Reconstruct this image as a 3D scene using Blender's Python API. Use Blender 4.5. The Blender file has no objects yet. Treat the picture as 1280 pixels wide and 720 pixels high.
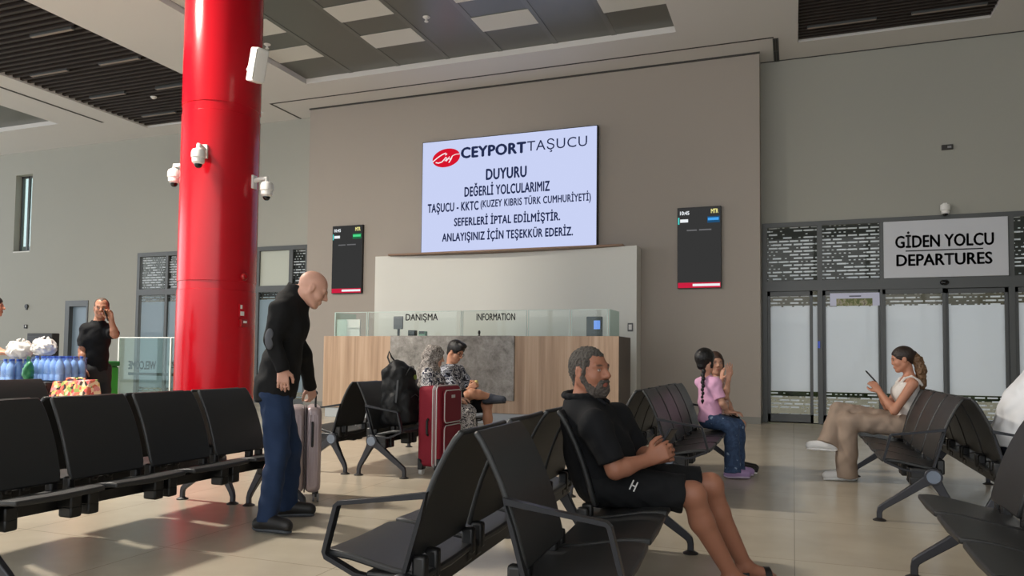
import bpy, math, random
import numpy as np
from mathutils import Vector, Matrix
from math import radians, sin, cos, pi, sqrt

sc = bpy.context.scene
COL = sc.collection
random.seed(7)

# ------------------------------------------------------------------ camera
FPX, CX, CY = 936.4, 640.0, 404.56
YAW, PITCH, ROLL = radians(20.5916), radians(2.5949), radians(-0.6233)
EYE = np.array([0, 0, 1.18])


def _axes():
    cy, sy = cos(YAW), sin(YAW)
    f = np.array([-sy * cos(PITCH), cy * cos(PITCH), sin(PITCH)])
    r = np.array([cy, sy, 0.0])
    d = -np.cross(r, f)
    return np.array([cos(ROLL) * r + sin(ROLL) * d, -sin(ROLL) * r + cos(ROLL) * d, f])


AX = _axes()
cam = bpy.data.cameras.new('camera')
cam_ob = bpy.data.objects.new('camera', cam)
COL.objects.link(cam_ob)
cam.sensor_width = 36
cam.lens = 36 * FPX / 1280
cam.shift_y = (CY - 360) / 1280
cam.clip_start = 0.05
cam.clip_end = 300
r_, d_, f_ = AX
cam_ob.matrix_world = Matrix(((r_[0], -d_[0], -f_[0], EYE[0]), (r_[1], -d_[1], -f_[1], EYE[1]),
                              (r_[2], -d_[2], -f_[2], EYE[2]), (0, 0, 0, 1)))
sc.camera = cam_ob


def ray(x, y):
    return AX.T @ np.array([(x - CX) / FPX, (y - CY) / FPX, 1.0])


def at(x, y, Y):
    d = ray(x, y)
    return Vector(EYE + d * (Y / d[1]))


def atz(x, y, z=0.0):
    d = ray(x, y)
    return Vector(EYE + d * ((z - EYE[2]) / d[2]))


# ------------------------------------------------------------------ light and exposure
sc.view_settings.view_transform = 'Standard'
sc.view_settings.look = 'None'
sc.view_settings.gamma = 1
sc.view_settings.use_curve_mapping = False
sc.view_settings.exposure = 0.0
SKY = (0.86, 0.93, 1.0)
SKY_STRENGTH = 1.5
w = bpy.data.worlds.new('sky')
sc.world = w
w.use_nodes = True
nt = w.node_tree
bg = nt.nodes['Background']
bg.inputs[0].default_value = (*SKY, 1)
bg.inputs[1].default_value = SKY_STRENGTH


def area_light(name, loc, rot, sx, sy, power, color):
    l = bpy.data.lights.new(name, 'AREA')
    l.shape = 'RECTANGLE'
    l.size, l.size_y = sx, sy
    l.energy = power
    l.color = color
    o = bpy.data.objects.new(name, l)
    o.location = loc
    o.rotation_euler = rot
    COL.objects.link(o)
    return o


# daylight entering through the glazed facade behind the camera and the one far left
area_light('daylight_front', (-7, -6.6, 5.2), (radians(58), 0, 0), 26, 5.0, 700, (1.0, 0.95, 0.88))
area_light('daylight_side', (-29.6, 3, 4.6), (radians(70), 0, radians(-90)), 16, 5.0, 700, (0.94, 0.98, 1.0))
sun_data = bpy.data.lights.new('sun', 'SUN')
sun_data.energy = 4.0
sun_data.angle = radians(0.5)
sun_data.color = (1.0, 0.95, 0.88)
sun = bpy.data.objects.new('sun', sun_data)
sun.rotation_euler = (0, radians(32), 0)
sun.location = (6, 30, 20)
COL.objects.link(sun)


# ------------------------------------------------------------------ materials
def lin(c):
    out = []
    for v in c[:3]:
        v = v / 255.0
        out.append(v / 12.92 if v <= 0.04045 else ((v + 0.055) / 1.055) ** 2.4)
    return (*out, 1.0)


MATS = {}


def mat(name, rgb, rough=0.5, metal=0.0, spec=0.5, bump=0.0, bscale=60, var=0.0, vscale=3.0, emit=0.0, coat=0.0,
        vcol=False, sss=0.0, sheen=0.0):
    if name in MATS:
        return MATS[name]
    m = bpy.data.materials.new(name)
    m.use_nodes = True
    t = m.node_tree
    b = t.nodes['Principled BSDF']
    c = lin(rgb)
    b.inputs['Base Color'].default_value = c
    b.inputs['Roughness'].default_value = rough
    b.inputs['Metallic'].default_value = metal
    b.inputs['Specular IOR Level'].default_value = spec
    b.inputs['Coat Weight'].default_value = coat
    if sheen:
        b.inputs['Sheen Weight'].default_value = sheen
    tc = t.nodes.new('ShaderNodeTexCoord')
    if var:
        n = t.nodes.new('ShaderNodeTexNoise')
        n.inputs['Scale'].default_value = vscale
        n.inputs['Detail'].default_value = 5
        t.links.new(tc.outputs['Object'], n.inputs['Vector'])
        mx = t.nodes.new('ShaderNodeMix')
        mx.data_type = 'RGBA'
        mx.inputs[6].default_value = tuple(min(1, v * (1 - var)) for v in c[:3]) + (1,)
        mx.inputs[7].default_value = tuple(min(1, v * (1 + var)) for v in c[:3]) + (1,)
        t.links.new(n.outputs['Fac'], mx.inputs[0])
        t.links.new(mx.outputs[2], b.inputs['Base Color'])
    if vcol:
        a = t.nodes.new('ShaderNodeAttribute')
        a.attribute_name = 'Col'
        t.links.new(a.outputs['Color'], b.inputs['Base Color'])
    if sss:
        b.inputs['Subsurface Weight'].default_value = sss
        b.inputs['Subsurface Radius'].default_value = (0.01, 0.004, 0.002)
        b.inputs['Subsurface Scale'].default_value = 0.5
    if bump:
        n2 = t.nodes.new('ShaderNodeTexNoise')
        n2.inputs['Scale'].default_value = bscale
        n2.inputs['Detail'].default_value = 4
        t.links.new(tc.outputs['Object'], n2.inputs['Vector'])
        bp = t.nodes.new('ShaderNodeBump')
        bp.inputs['Strength'].default_value = bump
        bp.inputs['Distance'].default_value = 0.01
        t.links.new(n2.outputs['Fac'], bp.inputs['Height'])
        t.links.new(bp.outputs['Normal'], b.inputs['Normal'])
    if emit:
        b.inputs['Emission Color'].default_value = c
        b.inputs['Emission Strength'].default_value = emit
    MATS[name] = m
    return m


def emission(name, rgb, strength):
    if name in MATS:
        return MATS[name]
    m = bpy.data.materials.new(name)
    m.use_nodes = True
    t = m.node_tree
    t.nodes.remove(t.nodes['Principled BSDF'])
    e = t.nodes.new('ShaderNodeEmission')
    e.inputs[0].default_value = lin(rgb)
    e.inputs[1].default_value = strength
    t.links.new(e.outputs[0], t.nodes['Material Output'].inputs[0])
    MATS[name] = m
    return m


def nodes_mat(name):
    m = bpy.data.materials.new(name)
    m.use_nodes = True
    MATS[name] = m
    t = m.node_tree
    return m, t, t.nodes['Principled BSDF']


def N(t, kind, **kw):
    n = t.nodes.new(kind)
    for k, v in kw.items():
        setattr(n, k, v)
    return n


def mathn(t, op, a, b=None, c=None):
    n = t.nodes.new('ShaderNodeMath')
    n.operation = op
    for i, v in enumerate((a, b, c)):
        if v is None:
            continue
        if isinstance(v, (int, float)):
            n.inputs[i].default_value = v
        else:
            t.links.new(v, n.inputs[i])
    return n.outputs[0]


def ramp(t, fac, stops):
    n = t.nodes.new('ShaderNodeValToRGB')
    el = n.color_ramp.elements
    while len(el) < len(stops):
        el.new(0.5)
    for e, (p, c) in zip(el, stops):
        e.position = p
        e.color = lin(c)
    t.links.new(fac, n.inputs[0])
    return n.outputs[0]


def floor_mat():
    m, t, b = nodes_mat('floor_tile')
    tc = N(t, 'ShaderNodeTexCoord')
    mp = N(t, 'ShaderNodeMapping')
    t.links.new(tc.outputs['Object'], mp.inputs[0])
    br = N(t, 'ShaderNodeTexBrick', offset=0.0, squash=1.0)
    br.inputs['Scale'].default_value = 1
    br.inputs['Brick Width'].default_value = 1.2
    br.inputs['Row Height'].default_value = 1.2
    br.inputs['Mortar Size'].default_value = 0.003
    br.inputs['Bias'].default_value = 0
    br.inputs['Color1'].default_value = lin((198, 187, 167))
    br.inputs['Color2'].default_value = lin((193, 182, 163))
    br.inputs['Mortar'].default_value = lin((150, 140, 124))
    t.links.new(mp.outputs[0], br.inputs['Vector'])
    n = N(t, 'ShaderNodeTexNoise')
    n.inputs['Scale'].default_value = 2.2
    n.inputs['Detail'].default_value = 6
    t.links.new(tc.outputs['Object'], n.inputs['Vector'])
    v = ramp(t, n.outputs['Fac'], [(0.3, (236, 236, 236)), (0.7, (255, 255, 255))])
    mx = N(t, 'ShaderNodeMix', data_type='RGBA', blend_type='MULTIPLY')
    mx.inputs[0].default_value = 1
    t.links.new(br.outputs['Color'], mx.inputs[6])
    t.links.new(v, mx.inputs[7])
    t.links.new(mx.outputs[2], b.inputs['Base Color'])
    b.inputs['Roughness'].default_value = 0.24
    b.inputs['Specular IOR Level'].default_value = 0.5
    return m


def wood_mat(name, c1, c2, c3, axis='x', scale=9.0):
    m, t, b = nodes_mat(name)
    tc = N(t, 'ShaderNodeTexCoord')
    mp = N(t, 'ShaderNodeMapping')
    mp.inputs['Scale'].default_value = (1, 1, 0.03) if axis == 'x' else (0.03, 1, 1)
    t.links.new(tc.outputs['Object'], mp.inputs[0])
    n = N(t, 'ShaderNodeTexNoise')
    n.inputs['Scale'].default_value = scale
    n.inputs['Detail'].default_value = 6
    n.inputs['Roughness'].default_value = 0.65
    t.links.new(mp.outputs[0], n.inputs['Vector'])
    c = ramp(t, n.outputs['Fac'], [(0.32, c1), (0.5, c2), (0.68, c3)])
    t.links.new(c, b.inputs['Base Color'])
    b.inputs['Roughness'].default_value = 0.45
    return m


def marble_mat():
    m, t, b = nodes_mat('grey_marble')
    tc = N(t, 'ShaderNodeTexCoord')
    n = N(t, 'ShaderNodeTexNoise')
    n.inputs['Scale'].default_value = 5.0
    n.inputs['Detail'].default_value = 10
    n.inputs['Roughness'].default_value = 0.78
    n.inputs['Distortion'].default_value = 0.15
    t.links.new(tc.outputs['Object'], n.inputs['Vector'])
    c = ramp(t, n.outputs['Fac'], [(0.33, (98, 95, 90)), (0.47, (140, 135, 129)), (0.58, (160, 155, 150)), (0.72, (192, 188, 184))])
    t.links.new(c, b.inputs['Base Color'])
    b.inputs['Roughness'].default_value = 0.3
    return m


def film_mat(name, frost_lo=None, frost_hi=None, frost=(226, 230, 234), bw=0.19, rh=0.066, keep=0.38):
    """glass with a printed film: frosted between two heights, rows of white dashes elsewhere"""
    m, t, b = nodes_mat(name)
    t.nodes.remove(b)
    tc = N(t, 'ShaderNodeTexCoord')
    sep = N(t, 'ShaderNodeSeparateXYZ')
    t.links.new(tc.outputs['Object'], sep.inputs[0])
    cmb = N(t, 'ShaderNodeCombineXYZ')
    t.links.new(sep.outputs['X'], cmb.inputs[0])
    t.links.new(sep.outputs['Z'], cmb.inputs[1])

    def bricks(width, height, mort, off):
        br = N(t, 'ShaderNodeTexBrick', offset=off, offset_frequency=2)
        br.inputs['Scale'].default_value = 1
        br.inputs['Brick Width'].default_value = width
        br.inputs['Row Height'].default_value = height
        br.inputs['Mortar Size'].default_value = mort
        br.inputs['Mortar Smooth'].default_value = 0
        br.inputs['Color1'].default_value = (0, 0, 0, 1)
        br.inputs['Color2'].default_value = (1, 1, 1, 1)
        t.links.new(cmb.outputs[0], br.inputs['Vector'])
        cs = N(t, 'ShaderNodeSeparateColor')
        t.links.new(br.outputs['Color'], cs.inputs[0])
        on = mathn(t, 'GREATER_THAN', cs.outputs[0], keep)
        inb = mathn(t, 'LESS_THAN', br.outputs['Fac'], 0.5)
        return mathn(t, 'MULTIPLY', on, inb)

    p1 = bricks(bw, rh, 0.0185, 0.37)
    p2 = bricks(0.083, rh, 0.0235, 0.5)
    mask = mathn(t, 'MAXIMUM', p1, mathn(t, 'MULTIPLY', p2, 0.9))
    if frost_lo is not None:
        a = mathn(t, 'GREATER_THAN', sep.outputs['Z'], frost_lo)
        c = mathn(t, 'LESS_THAN', sep.outputs['Z'], frost_hi)
        mask = mathn(t, 'MAXIMUM', mask, mathn(t, 'MULTIPLY', a, c))
    dif = N(t, 'ShaderNodeBsdfDiffuse')
    dif.inputs[0].default_value = lin(frost)
    trl = N(t, 'ShaderNodeBsdfTranslucent')
    trl.inputs[0].default_value = lin(frost)
    mf = N(t, 'ShaderNodeMixShader')
    mf.inputs[0].default_value = 0.68
    t.links.new(dif.outputs[0], mf.inputs[1])
    t.links.new(trl.outputs[0], mf.inputs[2])
    tr = N(t, 'ShaderNodeBsdfTransparent')
    tr.inputs[0].default_value = (0.40, 0.41, 0.39, 1)
    ms = N(t, 'ShaderNodeMixShader')
    t.links.new(mask, ms.inputs[0])
    t.links.new(tr.outputs[0], ms.inputs[1])
    t.links.new(mf.outputs[0], ms.inputs[2])
    gl = N(t, 'ShaderNodeBsdfGlossy')
    gl.inputs['Roughness'].default_value = 0.03
    lw = N(t, 'ShaderNodeFresnel')
    lw.inputs[0].default_value = 1.5
    m2 = N(t, 'ShaderNodeMixShader')
    t.links.new(mathn(t, 'MULTIPLY', mathn(t, 'MINIMUM', lw.outputs[0], 0.5), 0.4), m2.inputs[0])
    t.links.new(ms.outputs[0], m2.inputs[1])
    t.links.new(gl.outputs[0], m2.inputs[2])
    t.links.new(m2.outputs[0], t.nodes['Material Output'].inputs[0])
    return m


def glass_mat(name, tint=(0.86, 0.93, 0.91), refl=0.5):
    m, t, b = nodes_mat(name)
    t.nodes.remove(b)
    tr = N(t, 'ShaderNodeBsdfTransparent')
    tr.inputs[0].default_value = (*tint, 1)
    gl = N(t, 'ShaderNodeBsdfGlossy')
    gl.inputs['Roughness'].default_value = 0.02
    fr = N(t, 'ShaderNodeFresnel')
    fr.inputs[0].default_value = 1.5
    ms = N(t, 'ShaderNodeMixShader')
    t.links.new(mathn(t, 'MULTIPLY', mathn(t, 'MINIMUM', fr.outputs[0], refl), 0.5), ms.inputs[0])
    t.links.new(tr.outputs[0], ms.inputs[1])
    t.links.new(gl.outputs[0], ms.inputs[2])
    t.links.new(ms.outputs[0], t.nodes['Material Output'].inputs[0])
    return m


def pattern_mat(name, stops, scale=12.0, kind='noise', dist=1.5, rough=0.8):
    """blotchy printed fabric"""
    m, t, b = nodes_mat(name)
    tc = N(t, 'ShaderNodeTexCoord')
    if kind == 'noise':
        n = N(t, 'ShaderNodeTexNoise')
        n.inputs['Scale'].default_value = scale
        n.inputs['Detail'].default_value = 2
        n.inputs['Distortion'].default_value = dist
        out = n.outputs['Fac']
    else:
        n = N(t, 'ShaderNodeTexVoronoi')
        n.inputs['Scale'].default_value = scale
        s = N(t, 'ShaderNodeSeparateColor')
        t.links.new(n.outputs['Color'], s.inputs[0])
        out = s.outputs[0]
    t.links.new(tc.outputs['Object'], n.inputs['Vector'])
    r = N(t, 'ShaderNodeValToRGB')
    r.color_ramp.interpolation = 'CONSTANT'
    el = r.color_ramp.elements
    while len(el) < len(stops):
        el.new(0.5)
    for e, (p, c) in zip(el, stops):
        e.position = p
        e.color = lin(c)
    t.links.new(out, r.inputs[0])
    t.links.new(r.outputs[0], b.inputs['Base Color'])
    b.inputs['Roughness'].default_value = rough
    return m


M_FLOOR = floor_mat()
M_WALL = mat('wall_paint', (166, 165, 156), 0.7, var=0.02, vscale=0.6)
M_WALLC = mat('wall_paint_warm', (163, 154, 145), 0.7, var=0.02, vscale=0.6)
M_CEIL = mat('ceiling_paint', (222, 219, 216), 0.8)
M_BASE = mat('baseboard_grey', (128, 126, 120), 0.5)
M_SLAT = mat('dark_slat', (50, 41, 37), 0.6)
M_VOID = mat('ceiling_void', (16, 14, 13), 0.9)
M_PANEL = mat('ceiling_metal', (112, 112, 106), 0.3, metal=0.45, var=0.05, vscale=0.8)
M_PANELJ = mat('ceiling_metal_joint', (120, 120, 114), 0.32, metal=0.45)
M_DIFF = mat('lamp_diffuser', (222, 220, 212), 0.5)
M_RED = mat('red_lacquer', (184, 14, 30), 0.2, spec=0.35)
M_REDS = mat('dark_red', (150, 14, 20), 0.3)  # darker red for the base ring and the alarm boxes
M_FRAME = mat('anthracite_frame', (84, 86, 86), 0.4, metal=0.2)
M_GROOVE = mat('groove_dark', (62, 60, 58), 0.7)
M_WHITE = mat('white_plastic', (232, 230, 226), 0.4)
M_WPAINT = mat('white_panel', (222, 221, 214), 0.55)
M_BLACK = mat('black_plastic', (20, 20, 21), 0.4)
M_LENS = mat('camera_lens', (12, 12, 14), 0.1)
M_WOOD = wood_mat('counter_oak', (158, 128, 104), (184, 154, 128), (200, 172, 148))
M_LEDGE = wood_mat('ledge_wood', (120, 92, 74), (142, 112, 92), (156, 126, 104), axis='y')
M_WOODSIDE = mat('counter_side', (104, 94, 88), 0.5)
M_MARBLE = marble_mat()
M_KICK = mat('counter_plinth', (176, 180, 184), 0.35)
M_SEAT = mat('seat_polyurethane', (38, 39, 40), 0.4, bump=0.15, bscale=500)
M_METAL = mat('bench_metal', (42, 43, 47), 0.36, metal=0.5)
M_LEG = mat('leg_metal', (62, 63, 68), 0.36, metal=0.6)
M_FOOT = mat('leg_foot', (36, 33, 32), 0.5)
M_HUB = mat('hub_cap', (120, 128, 140), 0.25, metal=0.8)
M_GLASS = glass_mat('clear_glass', (0.93, 0.965, 0.955), 0.35)
M_GLASSG = glass_mat('green_glass', (0.80, 0.89, 0.86), 0.4)
M_INK = mat('black_ink', (18, 22, 30), 0.5)
M_FILM_DOOR = film_mat('door_film', 0.60, 2.20)
M_FILM_TOP = film_mat('transom_film')
M_FILM_LEFT = film_mat('left_film', 0.3, 2.55, frost=(176, 190, 198))


# ------------------------------------------------------------------ mesh helpers
class MB:
    def __init__(s):
        s.v, s.f = [], []

    def add(s, vs, fs):
        o = len(s.v)
        s.v += [tuple(p) for p in vs]
        s.f += [tuple(i + o for i in f) for f in fs]
        return s

    def box(s, x0, x1, y0, y1, z0, z1):
        vs = [(x, y, z) for x in (x0, x1) for y in (y0, y1) for z in (z0, z1)]
        return s.add(vs, [(0, 1, 3, 2), (4, 6, 7, 5), (0, 4, 5, 1), (2, 3, 7, 6), (0, 2, 6, 4), (1, 5, 7, 3)])

    def obox(s, c, size, R):
        c = Vector(c)
        vs = [c + R @ Vector((x * size[0] / 2, y * size[1] / 2, z * size[2] / 2)) for x in (-1, 1) for y in (-1, 1) for z in (-1, 1)]
        return s.add(vs, [(0, 1, 3, 2), (4, 6, 7, 5), (0, 4, 5, 1), (2, 3, 7, 6), (0, 2, 6, 4), (1, 5, 7, 3)])

    def loft(s, rings, caps=True, closed=True):
        o = len(s.v)
        n = len(rings[0])
        for r in rings:
            s.v += [tuple(p) for p in r]
        for i in range(len(rings) - 1):
            for j in range(n if closed else n - 1):
                k = (j + 1) % n
                s.f.append((o + i * n + j, o + i * n + k, o + (i + 1) * n + k, o + (i + 1) * n + j))
        if caps:
            s.f.append(tuple(o + j for j in range(n))[::-1])
            s.f.append(tuple(o + (len(rings) - 1) * n + j for j in range(n)))
        return s

    def tube(s, pts, r, n=10, flat=None, caps=True):
        """swept tube; flat=(w,h,side) makes a rectangular bar whose width runs along side"""
        pts = [Vector(p) for p in pts]
        rr = r if isinstance(r, (list, tuple)) else [r] * len(pts)
        rings = []
        ref = None
        for i, p in enumerate(pts):
            a = pts[max(0, i - 1)]
            b = pts[min(len(pts) - 1, i + 1)]
            t = (b - a).normalized()
            if flat:
                u = Vector(flat[2])
                u = (u - t * u.dot(t)).normalized()
                v = t.cross(u)
                w2, h2 = flat[0] / 2 * rr[i], flat[1] / 2 * rr[i]
                e = 1.0
                if 0 < i < len(pts) - 1:
                    c = (pts[i] - a).normalized().dot((b - pts[i]).normalized())
                    e = 1 / max(0.6, sqrt((1 + c) / 2))
                rings.append([p + u * w2 + v * h2 * e, p - u * w2 + v * h2 * e, p - u * w2 - v * h2 * e, p + u * w2 - v * h2 * e])
            else:
                if ref is None:
                    ref = Vector((0, 0, 1)) if abs(t.z) < 0.9 else Vector((1, 0, 0))
                u = (ref - t * ref.dot(t)).normalized()
                v = t.cross(u)
                ref = u
                rings.append([p + (u * cos(2 * pi * k / n) + v * sin(2 * pi * k / n)) * rr[i] for k in range(n)])
        return s.loft(rings, caps)

    def cyl(s, p0, p1, r0, r1=None, n=20):
        return s.tube([p0, p1], [r0, r0 if r1 is None else r1], n)

    def lathe(s, prof, c=(0, 0, 0), n=24, R=None):
        c = Vector(c)
        R = R or Matrix.Identity(3)
        rings = [[c + R @ Vector((r * cos(2 * pi * k / n), r * sin(2 * pi * k / n), z)) for k in range(n)] for r, z in prof]
        return s.loft(rings, True)

    def prism(s, poly, vec):
        poly = [Vector(p) for p in poly]
        vec = Vector(vec)
        return s.loft([poly, [p + vec for p in poly]], True)

    def ball(s, c, rx, ry=None, rz=None, n=16):
        ry = rx if ry is None else ry
        rz = rx if rz is None else rz
        rings = []
        for i in range(1, n // 2):
            a = pi * i / (n // 2)
            rings.append([(c[0] + rx * sin(a) * cos(2 * pi * k / n), c[1] + ry * sin(a) * sin(2 * pi * k / n), c[2] - rz * cos(a)) for k in range(n)])
        return s.loft(rings, True)

    def mesh(s, name, m, smooth=35):
        me = bpy.data.meshes.new(name)
        me.from_pydata(s.v, [], s.f)
        me.update()
        import bmesh
        b = bmesh.new()
        b.from_mesh(me)
        bmesh.ops.recalc_face_normals(b, faces=b.faces)
        b.to_mesh(me)
        b.free()
        if smooth:
            me.polygons.foreach_set('use_smooth', [True] * len(me.polygons))
            me.set_sharp_from_angle(angle=radians(smooth))
        me.materials.append(m)
        return me

    def build(s, name, m, parent=None, bevel=0, smooth=35, seg=2):
        o = bpy.data.objects.new(name, s.mesh(name, m, smooth))
        COL.objects.link(o)
        if parent:
            o.parent = parent
        if bevel:
            md = o.modifiers.new('bevel', 'BEVEL')
            md.width = bevel
            md.segments = seg
            md.limit_method = 'ANGLE'
            md.angle_limit = radians(40)
            md.harden_normals = False
        return o


def tag(o, label=None, cat=None, group=None, kind=None):
    if label:
        o['label'] = label
    if cat:
        o['category'] = cat
    if group:
        o['group'] = group
    if kind:
        o['kind'] = kind
    return o


def thing(name, label, cat, loc=(0, 0, 0), rz=0.0, group=None):
    o = bpy.data.objects.new(name, None)
    o.empty_display_size = 0.1
    o.location = loc
    o.rotation_euler = (0, 0, rz)
    COL.objects.link(o)
    return tag(o, label, cat, group)


def struct(name, mb, m, parent=None, bevel=0, smooth=35):
    o = mb.build(name, m, parent, bevel, smooth)
    if parent is None:
        o['kind'] = 'structure'
    return o


def sheet(plane, at_, u0, u1, v0, v1, holes=(), depth=0.0, thick=None):
    """flat sheet with rectangular holes; plane 'y': u=x v=z at y=at_, 'z': u=x v=y, 'x': u=y v=z. depth adds the holes' side faces"""
    us = sorted({u0, u1, *[min(max(h[i], u0), u1) for h in holes for i in (0, 1)]})
    vs = sorted({v0, v1, *[min(max(h[i], v0), v1) for h in holes for i in (2, 3)]})
    mb = MB()

    def P(u, v, d=0):
        return {'y': (u, at_ + d, v), 'z': (u, v, at_ + d), 'x': (at_ + d, u, v)}[plane]
    idx = {}

    def V(u, v):
        if (u, v) not in idx:
            idx[(u, v)] = len(mb.v)
            mb.v.append(P(u, v))
        return idx[(u, v)]
    for a, b in zip(us, us[1:]):
        for c, d in zip(vs, vs[1:]):
            mu, mv = (a + b) / 2, (c + d) / 2
            if any(h[0] < mu < h[1] and h[2] < mv < h[3] for h in holes):
                continue
            mb.f.append((V(a, c), V(b, c), V(b, d), V(a, d)))
    if depth:
        for h in holes:
            a, b, c, d = h
            for (p, q) in (((a, c), (b, c)), ((b, c), (b, d)), ((b, d), (a, d)), ((a, d), (a, c))):
                mb.add([P(*p), P(*q), P(*q, depth), P(*p, depth)], [(0, 1, 2, 3)])
    return mb


def text_part(name, body, m, parent, loc, width=None, height=None, ext=0.002, bold=0.0, mirror=False, rz=0.0, shear=0.0, align='L', space=1.0):
    """flat lettering standing in the local xz plane, facing -y; loc = lower left (or centre with align C) of its box"""
    cu = bpy.data.curves.new(name, 'FONT')
    cu.body = body
    cu.size = 1
    cu.shear = shear
    cu.space_character = space
    cu.resolution_u = 3
    tmp = bpy.data.objects.new(name, cu)
    COL.objects.link(tmp)
    dg = bpy.context.evaluated_depsgraph_get()
    me = bpy.data.meshes.new_from_object(tmp.evaluated_get(dg))
    bpy.data.objects.remove(tmp)
    bpy.data.curves.remove(cu)
    n = len(me.vertices)
    co = np.empty(n * 3)
    me.vertices.foreach_get('co', co)
    co = co.reshape(-1, 3)
    lo, hi = co.min(0), co.max(0)
    kx = width / (hi[0] - lo[0]) if width else None
    ky = height / (hi[1] - lo[1]) if height else None
    kx = kx or ky
    ky = ky or kx
    x = (co[:, 0] - lo[0]) * kx
    z = (co[:, 1] - lo[1]) * ky
    W = (hi[0] - lo[0]) * kx
    if mirror:
        x = W - x
    if align == 'C':
        x = x - W / 2
    out = np.stack([x, np.zeros(n), z], 1)
    me.vertices.foreach_set('co', out.ravel())
    me.update()
    if bold > 0:
        # heavier strokes: the outline repeated with small sideways and vertical shifts
        import bmesh
        bm_ = bmesh.new()
        base_ = me.copy()
        for dx, dz in ((-1, 0), (1, 0), (0, .7), (0, -.7), (-.5, 0), (.5, 0)):
            k0 = len(bm_.verts)
            bm_.from_mesh(base_)
            bm_.verts.ensure_lookup_table()
            for v_ in bm_.verts[k0:]:
                v_.co.x += dx * bold * kx
                v_.co.z += dz * bold * ky
        bm_.to_mesh(me)
        bm_.free()
        bpy.data.meshes.remove(base_)
    me.materials.clear()
    me.materials.append(m)
    me.name = name
    o = bpy.data.objects.new(name, me)
    COL.objects.link(o)
    o.parent = parent
    o.location = loc
    o.rotation_euler = (0, 0, rz)
    if ext:
        sd = o.modifiers.new('thick', 'SOLIDIFY')
        sd.thickness = ext
        sd.offset = 0
    return o
# ------------------------------------------------------------------ the setting
H = 7.0
YP, YR = 14.65, 15.2           # projecting wall, recessed wall
XL, XR, YF = -29.0, 9.0, -5.0  # far side walls, facade behind the camera

struct('floor', sheet('z', 0, XL, XR, YF, YR + 0.3), M_FLOOR)
# ceiling with recessed fields
C_SL = (-15.56, -11.88, 1.0, 14.53)
C_MID = (-9.76, -1.92, 1.0, 13.25)
C_SR = (0.11, 3.15, 4.0, 14.42)
C_LL = (-22.5, -17.5, 1.0, 13.55)
struct('ceiling', sheet('z', H, XL, XR, YF, YR + 0.3, (C_SL, C_MID, C_SR, C_LL), depth=0.36), M_CEIL)
for nm, c in (('ceiling_void', C_SL), ('ceiling_void', C_SR)):
    struct(nm, sheet('z', H + 0.35, c[0] - .2, c[1] + .2, c[2] - .2, c[3] + .2), M_VOID)


def slats(c, pitch, wdt):
    mb = MB()
    y = c[3] - pitch * 0.5
    while y > c[2]:
        mb.box(c[0] + .01, c[1] - .01, y - wdt / 2, y + wdt / 2, H + 0.035, H + 0.125)
        y -= pitch
    return mb


struct('ceiling_slat_panel', slats(C_SL, 0.165, 0.06), M_SLAT)
struct('ceiling_slat_panel', slats(C_SR, 0.125, 0.05), M_SLAT)
# perforated metal field: sheet plus raised joints on its module grid
mid = MB().box(C_MID[0], C_MID[1], C_MID[2], C_MID[3], H + 0.11, H + 0.16)
struct('ceiling_metal_panel', mid, M_PANEL)
jb = MB()
MX = [C_MID[0] + 1.12 * i for i in range(8)]
MY = [13.25, 12.92] + [12.92 - 0.586 * i for i in range(1, 20)]
for x in MX[1:-1]:
    jb.box(x - .05, x + .05, C_MID[2], C_MID[3], H + .102, H + .112)
struct('ceiling_metal_joint', jb, M_PANELJ)
struct('ceiling_metal_panel', MB().box(C_LL[0], C_LL[1], C_LL[2], C_LL[3], H + 0.11, H + 0.16), M_PANEL)
n_l = 0
for j in (2, 4, 6):
    for i in (0, 2, 4, 6):
        y1, y0 = MY[j], MY[j + 1]
        t = thing('ceiling_light', 'white ceiling diffuser, %s from the red column, %s row from the screen' % (
            ('first', 'second', 'third', 'fourth')[i // 2], ('nearest', 'second', 'third')[j // 2 - 1]),
                  'ceiling light', (MX[i] + .56, (y0 + y1) / 2, H + .11), 0, 'diffuser panels in the metal ceiling')
        MB().box(-.53, .53, -.285, .285, -.012, 0.01).build('diffuser', M_DIFF, t)
        MB().box(-.55, .55, -.293, .293, -.006, 0.012).build('frame', M_PANELJ, t)
# one of the panels, out of view nearer the camera, is switched on
lt = thing('ceiling_light', 'lit white diffuser in the grey metal ceiling, the only lamp switched on', 'ceiling light', (MX[0] + .56, 5.01, H + .11))
MB().box(-.55, .55, -.293, .293, -.006, 0.012).build('frame', M_PANELJ, lt)
MB().box(-.53, .53, -.285, .285, -.012, 0.01).build('diffuser', emission('lit_diffuser', (255, 246, 232), 6.0), lt)
area_light('lit_panel', (MX[0] + .56, 5.01, H + .09), (0, 0, 0), 1.04, 0.55, 1080, (1.0, 0.93, 0.82))

# slot lines and step along the ceiling in front of the projecting wall
struct('trim_1', MB().box(-11.33, -0.30, 14.03, 14.075, H - .004, H + .002), M_GROOVE)
struct('trim_2', MB().box(-11.345, -11.29, 14.03, 15.2, H - .004, H + .002), M_GROOVE)
struct('trim_3', MB().box(-16.33, -16.25, 2.0, 13.83, H - .004, H + .002), M_GROOVE)
struct('trim_4', MB().box(-10.66, -0.56, YP - .03, YP, H - .03, H), M_GROOVE)
struct('trim_5', MB().box(-.57, 9, YR - .02, YR, H - .012, H), M_GROOVE)
vg = thing('air_grille', 'dark slotted air grille at the end of the ceiling slot, above the wall corner', 'vent', (-.27, 14.65, H))
MB().box(-.05, .05, -.55, .55, -.012, 0).build('backing', M_GROOVE, vg)
g = MB()
for k in range(3):
    g.box(-.045 + .035 * k, -.03 + .035 * k, -.55, .55, -.022, -.012)
g.box(-.05, .05, -.02, .02, -.022, -.012)
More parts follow.
